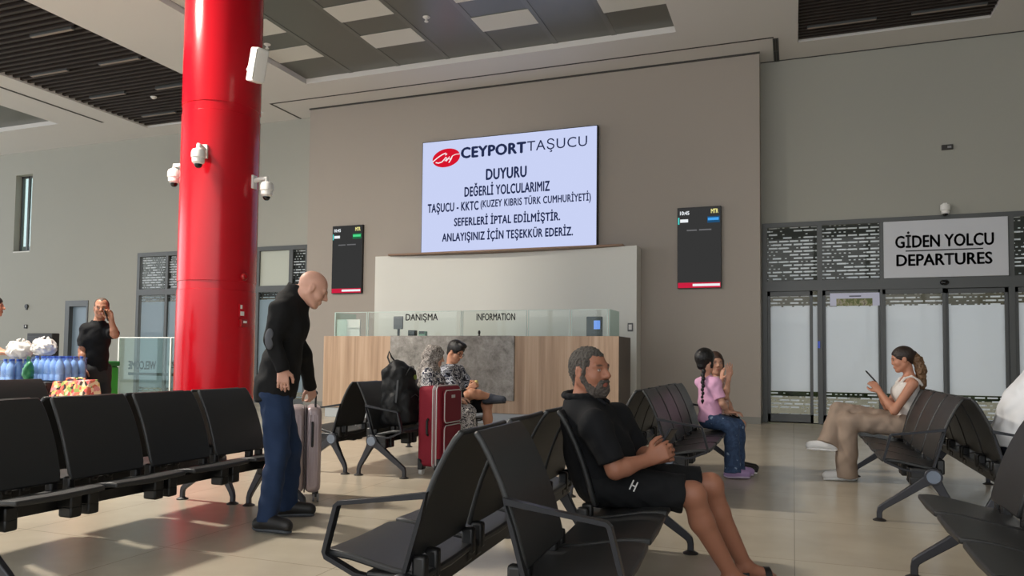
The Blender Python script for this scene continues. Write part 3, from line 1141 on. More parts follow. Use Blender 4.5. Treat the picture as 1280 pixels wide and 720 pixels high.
def seat_pan_mesh():
    st = [(.135, .408, .240), (.165, .409, .258), (.25, .420, .266), (.34, .438, .267), (.43, .456, .266), (.50, .462, .264), (.545, .460, .252)]
    mb = MB()
    th = .027
    rings = []
    for x, z, hw_ in st:
        rings.append([(x, -hw_, z), (x, -hw_ * .5, z - .004), (x, 0, z - .006), (x, hw_ * .5, z - .004), (x, hw_, z),
                      (x, hw_, z - th), (x, 0, z - th - .01), (x, -hw_, z - th)])
    mb.loft(rings)
    return mb.mesh('seat', M_SEAT, 50)


def back_mesh():
    st = [(.206, .455, .250), (.196, .50, .262), (.172, .59, .265), (.146, .67, .265), (.112, .755, .264), (.070, .84, .262), (.038, .893, .258), (.012, .925, .250)]
    mb = MB()
    rings = []
    for i, (x, z, hw_) in enumerate(st):
        a = Vector((st[max(0, i - 1)][0], 0, st[max(0, i - 1)][1]))
        b = Vector((st[min(7, i + 1)][0], 0, st[min(7, i + 1)][1]))
        t_ = (b - a).normalized()
        n_ = Vector((t_.z, 0, -t_.x))
        f_ = Vector((x, 0, z))
        bk = f_ - n_ * .024
        rings.append([(f_.x, -hw_, f_.z), (f_.x - .006, 0, f_.z - .002), (f_.x, hw_, f_.z), (bk.x, hw_, bk.z), (bk.x - .004, 0, bk.z), (bk.x, -hw_, bk.z)])
    mb.loft(rings)
    return mb.mesh('backrest', M_SEAT, 50)


def bracket_mesh():
    mb = MB()
    for s in (-.055, .055):
        mb.box(.15, .36, s - .036, s + .036, .325, .402)
        mb.box(.26, .36, s - .036, s + .036, .275, .34)
        mb.box(.13, .185, s - .022, s + .022, .36, .47)
    return mb.mesh('bracket', M_BLACK, 35)


def leg_meshes():
    m1 = MB()
    W = .05
    m1.tube([(.21, 0, .345), (.29, 0, .288), (.40, 0, .205), (.53, 0, .112), (.558, 0, .088), (.565, 0, .06), (.565, 0, .012)],
            [1.7, 1.2, 1.0, .85, .8, .72, .72], flat=(.040, .052, (0, 1, 0)))
    m1.tube([(.21, 0, .345), (.17, 0, .27), (.115, 0, .175), (.07, 0, .10), (.056, 0, .06), (.056, 0, .012)],
            [1.7, 1.2, 1.0, .85, .75, .72], flat=(.040, .052, (0, 1, 0)))
    m1.cyl((.21, -.03, .345), (.21, .03, .345), .062, n=24)
    leg = m1.mesh('leg_frame', M_LEG, 30)
    foot = MB().lathe([(.046, 0), (.046, .006), (.03, .014), (.02, .02)], (0, 0, 0), 18).mesh('foot', M_FOOT, 35)
    hub = MB().cyl((.21, -.034, .345), (.21, .034, .345), .046, n=24).mesh('hub_cap', M_HUB, 35)
    return leg, foot, hub


def arm_mesh():
    mb = MB()
    mb.tube([(.205, 0, .41), (.15, 0, .60), (.125, 0, .688), (.30, 0, .662), (.475, 0, .638), (.487, 0, .628), (.532, 0, .455), (.525, 0, .438), (.40, 0, .385), (.22, 0, .365)],
            1.0, flat=(.034, .016, (0, 1, 0)), caps=True)
    return mb.mesh('armrest', M_METAL, 35)


BM = dict(seat=seat_pan_mesh(), back=back_mesh(), bracket=bracket_mesh(), arm=arm_mesh(),
          beam=MB().box(.155, .255, .0, 4 * PITCH, .315, .375).mesh('beam', M_BLACK, 35))
BM['leg'], BM['foot'], BM['hub'] = leg_meshes()
BEV = {'seat': .008, 'back': .009, 'bracket': .012, 'leg': .006, 'arm': .004}


def inst(key, name, parent, loc=(0, 0, 0)):
    ob = bpy.data.objects.new(name, BM[key])
    COL.objects.link(ob)
    ob.parent = parent
    ob.location = loc
    if key in BEV:
        md = ob.modifiers.new('bevel', 'BEVEL')
        md.width = BEV[key]
        md.segments = 2
        md.limit_method = 'ANGLE'
        md.angle_limit = radians(35)
    return ob


def bench(label, origin, rz, backs=(1, 1, 1, 1), arms=(1, 1), group='four-seat airport benches'):
    """local x = the way the seats face, origin on the back-to-back line at the y=0 end"""
    b_ = thing('airport_bench', label, 'bench', (origin[0], origin[1], 0), rz, group)
    inst('beam', 'beam', b_)
    for i in range(4):
        y = PITCH * (i + .5)
        s_ = inst('seat', 'seat', b_, (0, y, 0))
        if backs[i]:
            inst('back', 'backrest', b_, (0, y, 0))
    for i in range(5):
        inst('bracket', 'bracket', b_, (0, min(max(PITCH * i, .10), 4 * PITCH - .10), 0))
    for e, y in ((0, .02), (1, 4 * PITCH - .02)):
        lg_ = inst('leg', 'leg_frame', b_, (0, y, 0))
        inst('hub', 'hub_cap', lg_)
        inst('foot', 'foot', lg_, (.565, 0, 0))
        inst('foot', 'foot', lg_, (.056, 0, 0))
        if arms[e]:
            inst('arm', 'armrest', b_, (0, y, 0))
    return b_


LB = 4 * PITCH


def pair(cx, y0, ang, lab_r, lab_l, **kw):
    """two benches back to back; cx at the near end y0, the row turned by ang"""
    if lab_r:
        bench(lab_r, (cx + .022 * cos(ang), y0 + .022 * sin(ang)), ang, kw.get('br', (1, 1, 1, 1)), kw.get('ar', (1, 1)))
    if lab_l:
        bench(lab_l, (cx - sin(ang) * LB - .022 * cos(ang), y0 + cos(ang) * LB - .022 * sin(ang)), ang + pi, kw.get('bl', (1, 1, 1, 1)), kw.get('al', (1, 1)))


pair(-1.075, 2.40, radians(2.6), 'near black bench facing right where the bearded man in black sits', 'near black bench facing left, back to back with the bearded man\'s bench',
     br=(1, 0, 1, 1), ar=(1, 0), al=(0, 1))
pair(-4.08, 2.54, 0, 'black bench by the red column, its empty seats facing the bald man', 'black bench facing away, behind the seats by the red column', ar=(0, 0), al=(0, 0))
pair(1.2, 2.38, 0, None, 'black bench at the lower right corner, only its end seats in frame', al=(0, 0))
pair(-4.12, 6.46, 0, 'black bench holding the backpack and the seated couple', 'black bench facing left, back to back with the backpack bench', ar=(1, 1), al=(1, 1))
pair(-1.2, 6.2, 0, 'black bench where the girl in pink and another child sit', 'black bench facing left, back to back with the children\'s bench')
pair(1.18, 6.22, 0, 'black bench under the person in the white shirt at the right edge', 'black bench where the woman in the white top sits')
pair(-7.0, 3.05, 0, 'black bench at the far left edge in front of the luggage', None, ar=(0, 0))
# ------------------------------------------------------------------ organic shapes: smooth unions of cones and ellipsoids, polygonised
A = np.array


def unit(v):
    v = np.asarray(v, float)
    return v / (np.linalg.norm(v) + 1e-12)


class SDF:
    def __init__(s):
        s.ops = []

    def cone(s, p0, p1, r0, r1=None, k=.02, op='+', flat=None, cut=None):
        """round cone; flat=(axis,factor>1 squeezes); cut='1' ends flat at p1, '01' at both ends"""
        r1 = r0 if r1 is None else r1
        s.ops.append(('c', A(p0, float), A(p1, float), r0, r1, k, op, flat, cut))
        return s

    def path(s, pts, rs, k=.02, op='+', flat=None):
        for i in range(len(pts) - 1):
            s.cone(pts[i], pts[i + 1], rs[i], rs[i + 1], k, op, flat)
        return s

    def ell(s, c, r, F=None, k=.02, op='+'):
        """ellipsoid; F rows = its axes"""
        r = A([r, r, r], float) if np.isscalar(r) else A(r, float)
        s.ops.append(('e', A(c, float), r, np.eye(3) if F is None else A(F, float), None, k, op, None, None))
        return s

    def box(s, c, h, F=None, rad=.01, k=.02, op='+'):
        s.ops.append(('b', A(c, float), A(h, float), np.eye(3) if F is None else A(F, float), rad, k, op, None, None))
        return s

    def plane(s, p, n, k=.004):
        """keep the side the normal points away from"""
        s.ops.append(('p', A(p, float), unit(n), 0, 0, k, 'x', None, None))
        return s

    def noise(s, amp, wl, seed=0):
        s.ops.append(('n', amp, wl, seed, 0, 0, 'n', None, None))
        return s

    def bounds(s):
        lo, hi = A([1e9] * 3), A([-1e9] * 3)
        for o in s.ops:
            if o[6] != '+':
                continue
            a, b = s.obox(o, 0)
            lo, hi = np.minimum(lo, a), np.maximum(hi, b)
        return lo, hi

    @staticmethod
    def obox(o, m):
        if o[0] == 'c':
            r = max(o[3], o[4]) + m
            return np.minimum(o[1], o[2]) - r, np.maximum(o[1], o[2]) + r
        r = np.abs(o[3]).T @ (o[2] + (o[4] if o[0] == 'b' else 0)) + m
        return o[1] - r, o[1] + r

    def mesh(s, res):
        lo, hi = s.bounds()
        lo, hi = lo - 3.5 * res, hi + 3.5 * res
        n = np.ceil((hi - lo) / res).astype(int) + 1
        ax = [lo[i] + res * np.arange(n[i]) for i in range(3)]
        D = np.full(n, 1.0, dtype=np.float32)
        for o in s.ops:
            kind, op, k = o[0], o[6], o[5]
            if kind == 'n':
                rnd = np.random.RandomState(o[3])
                X, Y, Z = ax[0][:, None, None], ax[1][None, :, None], ax[2][None, None, :]
                acc = 0
                for j in range(5):
                    d = unit(rnd.normal(size=3) * A([1, 1, .7])) * 2 * pi / (o[2] * (0.7 + .8 * rnd.rand()))
                    acc = acc + np.sin(d[0] * X + d[1] * Y + d[2] * Z + rnd.rand() * 6.3 + 1.3 * np.sin((d[1] * X - d[0] * Z) * .6))
                D += (o[1] * acc / 2.2).astype(np.float32)
                continue
            if kind == 'p':
                X, Y, Z = ax[0][:, None, None], ax[1][None, :, None], ax[2][None, None, :]
                d = (X - o[1][0]) * o[2][0] + (Y - o[1][1]) * o[2][1] + (Z - o[1][2]) * o[2][2]
                D = np.maximum(D, d).astype(np.float32)
                continue
            a, b = s.obox(o, k + 3 * res)
            i0 = np.maximum(0, np.floor((a - lo) / res).astype(int))
            i1 = np.minimum(n, np.ceil((b - lo) / res).astype(int) + 1)
            if (i1 <= i0).any():
                continue
            X = ax[0][i0[0]:i1[0]][:, None, None]
            Y = ax[1][i0[1]:i1[1]][None, :, None]
            Z = ax[2][i0[2]:i1[2]][None, None, :]
            if kind == 'c':
                p0, p1, r0, r1 = o[1], o[2], o[3], o[4]
                px, py, pz = X - p0[0], Y - p0[1], Z - p0[2]
                v = p1 - p0
                if o[7] is not None:
                    axis, fac = unit(o[7][0]), o[7][1]
                    dt = (px * axis[0] + py * axis[1] + pz * axis[2]) * (fac - 1)
                    px, py, pz = px + dt * axis[0], py + dt * axis[1], pz + dt * axis[2]
                    v = v + axis * (v @ axis) * (fac - 1)
                L2 = v @ v + 1e-12
                h = (px * v[0] + py * v[1] + pz * v[2]) / L2
                hc = np.clip(h, 0, 1)
                d = np.sqrt((px - hc * v[0]) ** 2 + (py - hc * v[1]) ** 2 + (pz - hc * v[2]) ** 2) - (r0 + (r1 - r0) * hc)
                if o[7] is not None:
                    d = d / sqrt(max(1, o[7][1]))
                if o[8]:
                    Ln = sqrt(L2)
                    if '1' in o[8]:
                        d = np.maximum(d, (h - 1) * Ln)
                    if '0' in o[8]:
                        d = np.maximum(d, -h * Ln)
            else:
                F = o[3]
                px, py, pz = X - o[1][0], Y - o[1][1], Z - o[1][2]
                q = [px * F[i][0] + py * F[i][1] + pz * F[i][2] for i in range(3)]
                if kind == 'e':
                    r = o[2]
                    k0 = np.sqrt((q[0] / r[0]) ** 2 + (q[1] / r[1]) ** 2 + (q[2] / r[2]) ** 2)
                    k1 = np.sqrt((q[0] / r[0] ** 2) ** 2 + (q[1] / r[1] ** 2) ** 2 + (q[2] / r[2] ** 2) ** 2)
                    d = np.where(k0 < 1e-4, -r.min(), k0 * (k0 - 1) / (k1 + 1e-9))
                else:
                    e = [np.abs(q[i]) - o[2][i] for i in range(3)]
                    d = np.sqrt(sum(np.maximum(t_, 0) ** 2 for t_ in e)) + np.minimum(np.maximum(np.maximum(e[0], e[1]), e[2]), 0) - o[4]
            S = D[i0[0]:i1[0], i0[1]:i1[1], i0[2]:i1[2]]
            d = d.astype(np.float32)
            if op == '+':
                m = np.minimum(S, d)
                if k > 0:
                    hh = np.maximum(k - np.abs(S - d), 0)
                    m = m - hh * hh / (4 * k)
            elif op == '-':
                m = np.maximum(S, -d)
                if k > 0:
                    hh = np.maximum(k - np.abs(S + d), 0)
                    m = m + hh * hh / (4 * k)
            S[...] = m
        return surface_net(D, lo, res)


def surface_net(D, lo, res):
    D = D.astype(np.float32)
    s = D < 0
    n = A(D.shape)
    m = n - 1
    cnt = np.zeros(m, np.int16)
    acc = np.zeros((*m, 3), np.float32)

    def sl(o):
        return tuple(slice(o[i], o[i] + m[i]) for i in range(3))
    corners = [(x, y, z) for x in (0, 1) for y in (0, 1) for z in (0, 1)]
    tot = sum(s[sl(c)].astype(np.int8) for c in corners)
    cells = np.argwhere((tot > 0) & (tot < 8))
    cid = -np.ones(m, np.int64)
    cid[tuple(cells.T)] = np.arange(len(cells))
    P = np.zeros((len(cells), 3))
    C = np.zeros(len(cells))
    for a in range(3):
        for c in corners:
            if c[a]:
                continue
            c2 = list(c)
            c2[a] = 1
            i0 = tuple((cells + A(c)).T)
            i1 = tuple((cells + A(c2)).T)
            d0, d1 = D[i0], D[i1]
            x = (d0 < 0) != (d1 < 0)
            t = np.where(x, d0 / np.where(d0 - d1 == 0, 1, d0 - d1), 0)
            p = A(c, float)[None, :].repeat(len(cells), 0)
            p[:, a] = t
            P += np.where(x[:, None], p, 0)
            C += x
    V = lo + res * (cells + P / np.maximum(C, 1)[:, None])
    faces = []
    for a in range(3):
        b, c = (a + 1) % 3, (a + 2) % 3
        sa = [slice(None)] * 3
        sb = [slice(None)] * 3
        sa[a] = slice(0, -1)
        sb[a] = slice(1, None)
        x = s[tuple(sa)] != s[tuple(sb)]
        e = np.argwhere(x)
        ok = (e[:, b] > 0) & (e[:, c] > 0) & (e[:, b] < m[b]) & (e[:, c] < m[c])
        e = e[ok]
        inside = s[tuple(e.T)]

        def cell(db, dc):
            q = e.copy()
            q[:, b] -= db
            q[:, c] -= dc
            return cid[tuple(q.T)]
        f = np.stack([cell(1, 1), cell(0, 1), cell(0, 0), cell(1, 0)], 1)
        f[~inside] = f[~inside][:, ::-1]
        faces.append(f)
    F = np.concatenate(faces)
    F = F[(F >= 0).all(1)]
    return V, F


def relax(V, F, it, lam=.5):
    n = len(V)
    e = np.concatenate([F[:, [0, 1]], F[:, [1, 2]], F[:, [2, 3]], F[:, [3, 0]]])
    e = np.concatenate([e, e[:, ::-1]])
    deg = np.bincount(e[:, 0], minlength=n)[:, None]
    for i in range(it):
        for f in (lam, -lam * 1.04):
            av = np.stack([np.bincount(e[:, 0], weights=V[e[:, 1], j], minlength=n) for j in range(3)], 1) / np.maximum(deg, 1)
            V = V + f * (av - V)
    return V


def organic(name, sdf, res, m, parent=None, origin=(0, 0, 0), smooth=1, base=None, paint=()):
    """mesh object of an SDF given in world coordinates, its origin at `origin` (or the parent's)"""
    V, F = sdf.mesh(res)
    if smooth:
        V = relax(V, F, smooth)
    me = bpy.data.meshes.new(name)
    og = A(origin, float)
    me.vertices.add(len(V))
    me.vertices.foreach_set('co', (V - og).astype(np.float32).ravel())
    me.loops.add(F.size)
    me.loops.foreach_set('vertex_index', F.astype(np.int32).ravel())
    me.polygons.add(len(F))
    me.polygons.foreach_set('loop_start', np.arange(0, F.size, 4, dtype=np.int32))
    me.polygons.foreach_set('loop_total', np.full(len(F), 4, np.int32))
    me.polygons.foreach_set('use_smooth', np.ones(len(F), bool))
    me.update(calc_edges=True)
    me.validate()
    if base is not None:
        col = np.tile(A(lin(base)), (len(V), 1))
        for (c, r, rgb, soft, *fr) in paint:
            q = V - A(c, float)
            if fr:
                q = q @ A(fr[0]).T
            d = np.sqrt(((q / A(r, float)) ** 2).sum(1))
            wgt = np.clip((1 - d) / max(soft, 1e-3), 0, 1)[:, None]
            col = col * (1 - wgt) + A(lin(rgb)) * wgt
        at_ = me.color_attributes.new('Col', 'FLOAT_COLOR', 'POINT')
        at_.data.foreach_set('color', col.astype(np.float32).ravel())
    me.materials.append(m)
    o = bpy.data.objects.new(name, me)
    COL.objects.link(o)
    if parent is not None:
        o.parent = parent
    else:
        o.location = tuple(og)
    return o


# ------------------------------------------------------------------ people
M_SKIN = mat('skin', (200, 150, 125), 0.5, vcol=True, sss=0.08, spec=.35)


class Head:
    def __init__(s, c, fwd, up, k=1.0):
        f = unit(fwd)
        l = unit(np.cross(up, f))
        s.f, s.l, s.u = f, l, np.cross(f, l)
        s.c, s.k = A(c, float), k
        s.F = A([s.f, s.l, s.u])

    def __call__(s, x, y, z):
        return s.c + s.k * (x * s.f + y * s.l + z * s.u)

    def skull(s, S, infl=0.0, kk=.02):
        k = s.k
        S.ell(s(-.012, 0, .032), A([.100, .077, .088]) * k + infl, s.F, .02 * k)
        S.ell(s(.03, 0, -.03), A([.064, .060, .088]) * k + infl, s.F, .03 * k)
        return S

    def build(s, S, brow=1.0, jaw=1.0, nose=1.0, nl=0.0):
        k = s.k
        e = lambda c, r, kk=.01, op='+': S.ell(s(*c), A(r) * k, s.F, kk * k, op)
        cn = lambda a, b, r0, r1, kk=.012, op='+': S.cone(s(*a), s(*b), r0 * k, r1 * k, kk * k, op)
        s.skull(S)
        for y in (-1, 1):
            cn((-.012, y * .056 * jaw, -.045), (.055, y * .026, -.098), .022, .019, .025)
            e((.058, y * .040, -.030), (.026, .024, .026), .02)
            cn((.078, y * .044, .024), (.090, y * .014, .020), .010 * brow, .011 * brow, .016)
        e((.066, 0, -.103), (.024, .024, .020), .02)
        for y in (-1, 1):
            e((.092, y * .032, .004), (.016, .018, .012), .010, '-')
            e((.078, y * .031, .003), (.0135, .0145, .0125), .003)
            cn((.088, y * .019, .011), (.083, y * .047, .009), .0045, .0035, .004)
            e((-.006, y * .078, -.006), (.020, .009, .033), .008)
            e((-.002, y * .086, -.004), (.010, .005, .018), .004, '-')
        cn((.090, 0, .014), (.114 - nl, 0, -.026), .009 * nose, .0125 * nose, .012)
        for y in (-1, 1):
            e((.101 - nl * .7, y * .013, -.031), (.012, .009, .008), .008)
        e((.088, 0, -.062), (.013, .026, .008), .010)
        e((.087, 0, -.074), (.012, .021, .008), .010)
        cn((.102, -.024, -.068), (.102, .024, -.068), .0028, .0028, .003, '-')
        return S

    def paint(s, browc, lips=(168, 96, 86), iris=(46, 32, 24), white=(214, 206, 200), blush=None):
        k = s.k
        P = []
        for y in (-1, 1):
            P.append((s(.092, y * .032, .003), A([.012, .0125, .0055]) * k, white, .3, s.F))
            P.append((s(.094, y * .033, .003), A([.012, .0055, .006]) * k, iris, .3, s.F))
            P.append((s(.090, y * .034, .010), A([.016, .017, .0035]) * k, (70, 48, 40), .5, s.F))
            P.append((s(.092, y * .034, .026), A([.022, .023, .0065]) * k, browc, .5, s.F))
        P.append((s(.098, 0, -.068), A([.016, .026, .012]) * k, lips, .5, s.F))
        return P


def hand(S, wrist, d, nrm, thumb, curl=.3, k=1.0, spread=.1, thumb_in=.3, r=1.0):
    """palm from the wrist along d; nrm = where the palm faces; thumb = side of the thumb; curl = bend per knuckle"""
    d = unit(d)
    nrm = unit(A(nrm, float) - d * (A(nrm) @ d))
    t = unit(np.cross(nrm, d))
    if t @ A(thumb, float) < 0:
        t = -t
    w = A(wrist, float)
    S.cone(w - d * .03 * k, w + d * .02 * k, .026 * k * r, .027 * k * r, .02 * k, flat=(nrm, 1.35))
    for i in range(4):
        off = (.030 - .020 * i) * k
        S.cone(w + d * .015 * k + t * off * .7, w + d * (.088 - .004 * abs(i - 1)) * k + t * off, .0135 * k * r, .0115 * k * r, .014 * k)
        base = w + d * (.090 - .004 * abs(i - 1)) * k + t * off
        ln = (.072, .080, .074, .058)[i] * k
        dd = unit(d + t * spread * (1.3 - i) * .6)
        a = 0
        p = base
        for j, fr in enumerate((.45, .32, .23)):
            a += curl * (1.0, 1.15, .8)[j] * (1 + .06 * i)
            q = p + (dd * cos(a) + nrm * sin(a)) * ln * fr
            S.cone(p, q, (.0098, .0090, .0082)[j] * k * r, (.0090, .0082, .0070)[j] * k * r, .004 * k)
            p = q
    b = w + d * .022 * k + t * .026 * k + nrm * .006 * k
    m1 = b + unit(d * .65 + t * .75 + nrm * thumb_in) * .042 * k
    m2 = m1 + unit(d * .9 + t * .25 + nrm * thumb_in * 1.4) * .032 * k
    m3 = m2 + unit(d * 1.0 - t * .05 + nrm * thumb_in * 1.6) * .026 * k
    S.cone(b, m1, .0165 * k * r, .0125 * k * r, .012 * k)
    S.cone(m1, m2, .0120 * k * r, .0108 * k * r, .004 * k)
    S.cone(m2, m3, .0108 * k * r, .0085 * k * r, .004 * k)
    return S


class Frame:
    """torso frame from joints"""

    def __init__(s, J):
        s.J = {k: A(v, float) for k, v in J.items()}
        j = s.J
        up = unit(j['neck'] - j['pelvis'])
        l = j['shL'] - j['shR']
        s.up = up
        s.l = unit(l - up * (l @ up))
        s.f = np.cross(s.l, up)
        hl = j['hipL'] - j['hipR']
        s.pl = unit(hl)
        s.chest = j['pelvis'] * .36 + j['neck'] * .64
        s.F = A([s.f, s.l, s.up])
        pu = unit(np.cross(np.cross(s.pl, up), s.pl) * 0 + up)
        pf = unit(np.cross(s.pl, pu))
        s.PF = A([pf, np.cross(pu, pf), pu])


def torso(S, T, infl=0.0, belly=0.0, bust=0.0, k=1.0, wide=1.0, kk=.06):
    j = T.J
    H_ = np.linalg.norm(j['neck'] - j['pelvis'])
    S.ell(j['pelvis'], A([.115 * k, .165 * k * wide, .115 * k]) + infl, T.PF, kk)
    mid = j['pelvis'] * .64 + T.chest * .36
    S.ell(mid + T.f * belly * .7 + T.up * .02, A([.105 * k + belly, .145 * k * wide + belly * .35, .16 * k]) + infl, T.F, kk)
    S.ell(T.chest + T.f * .005, A([.112 * k, .160 * k * wide, .20 * k]) + infl, T.F, kk)
    for s_ in ('shL', 'shR'):
        S.cone(j['neck'] - T.up * .05 * k, j[s_] , .062 * k + infl, .056 * k + infl, kk)
    if bust:
        for y in (-1, 1):
            S.ell(T.chest + T.f * .085 * k + T.l * y * .068 * k + T.up * .01, A([bust, bust * 1.05, bust * 1.1]) + infl, T.F, .05)
    return S


def arm(S, sh, el, wr, k=1.0, infl=0.0, kk=.02):
    sh, el, wr = A(sh, float), A(el, float), A(wr, float)
    S.cone(sh, el, .052 * k + infl, .040 * k + infl, kk)
    m = el * .7 + wr * .3
    S.cone(el, m, .039 * k + infl, .041 * k + infl, kk)
    S.cone(m, wr, .041 * k + infl, .0265 * k + infl, kk)
    return S


def leg(S, hip, kn, an, k=1.0, infl=0.0, back=None, kk=.025):
    hip, kn, an = A(hip, float), A(kn, float), A(an, float)
    S.cone(hip, kn, .086 * k + infl, .058 * k + infl, kk)
    m = kn * .68 + an * .32
    if back is not None:
        m = m + unit(back) * .018 * k
    S.cone(kn, m, .056 * k + infl, .058 * k + infl, kk)
    S.cone(m, an, .057 * k + infl, .036 * k + infl, kk)
    S.ell(kn, .059 * k + infl, None, kk)
    return S


def bare_foot(S, an, toe, k=1.0):
    an, toe = A(an, float), A(toe, float)
    d = unit(toe - an)
    g = A([0, 0, -1.0])
    side = unit(np.cross(d, g))
    heel = an - d * .035 * k + g * .045 * k
    S.cone(an, heel, .036 * k, .032 * k, .02)
    S.cone(an + g * .01, toe - d * .05 * k, .034 * k, .022 * k, .025)
    S.cone(heel, toe - d * .05 * k, .028 * k, .022 * k, .02)
    for i in range(5):
        o_ = side * (.030 - .015 * i) * k
        L = (.062, .060, .054, .046, .036)[i]
        p = toe - d * .065 * k + o_ * .9
        S.cone(p, p + d * L * k + o_ * .1 + g * .004, (.014, .011, .0105, .010, .009)[i] * k, (.012, .009, .0085, .008, .0075)[i] * k, .006)
    return S


def shoe(S, an, toe, k=1.0, high=0.0):
    """closed shoe: ankle joint, point of the toe, both in world; sole flat below"""
    an, toe = A(an, float), A(toe, float)
    d = unit(toe - an)
    g = unit(A([0, 0, -1.0]) - d * (A([0, 0, -1.0]) @ d))
    heel = an - d * .045 * k + g * .055 * k
    S.cone(an + g * .02 * k, heel, .046 * k, .040 * k, .03)
    S.cone(an + g * .015 * k, toe - d * .06 * k - g * .004 * k, .046 * k, .036 * k, .03)
    S.cone(heel, toe - d * .035 * k, .039 * k, .036 * k, .03)
    if high:
        S.cone(an - g * high, an + g * .02, .046 * k, .046 * k, .02, cut='0')
    return S, d, g


def sole(S, an, toe, k=1.0, th=.018):
    an, toe = A(an, float), A(toe, float)
    d = unit(toe - an)
    g = unit(A([0, 0, -1.0]) - d * (A([0, 0, -1.0]) @ d))
    l = np.cross(d, g)
    a, b = an - d * .045 * k + g * .085 * k, toe - d * .04 * k + g * .030 * k
    S.cone(a, b, .043 * k, .041 * k, .01, flat=(g, .043 * k / th))
    return S


def cloth_mat(name, rgb, rough=.85, bump=.25, bscale=22, **kw):
    return mat(name, rgb, rough, bump=bump, bscale=bscale, spec=.25, **kw)
# ================================================================== the bearded man in black
K_BLACK = cloth_mat('black_cotton', (19, 20, 23))
K_BLACK2 = cloth_mat('black_shorts', (22, 23, 25))
HAIRG = mat('grey_hair', (76, 71, 66), .7, bump=1.0, bscale=220, var=.75, vscale=110)
BEARD = mat('grey_beard', (88, 80, 74), .8, bump=1.0, bscale=240, var=.75, vscale=110)


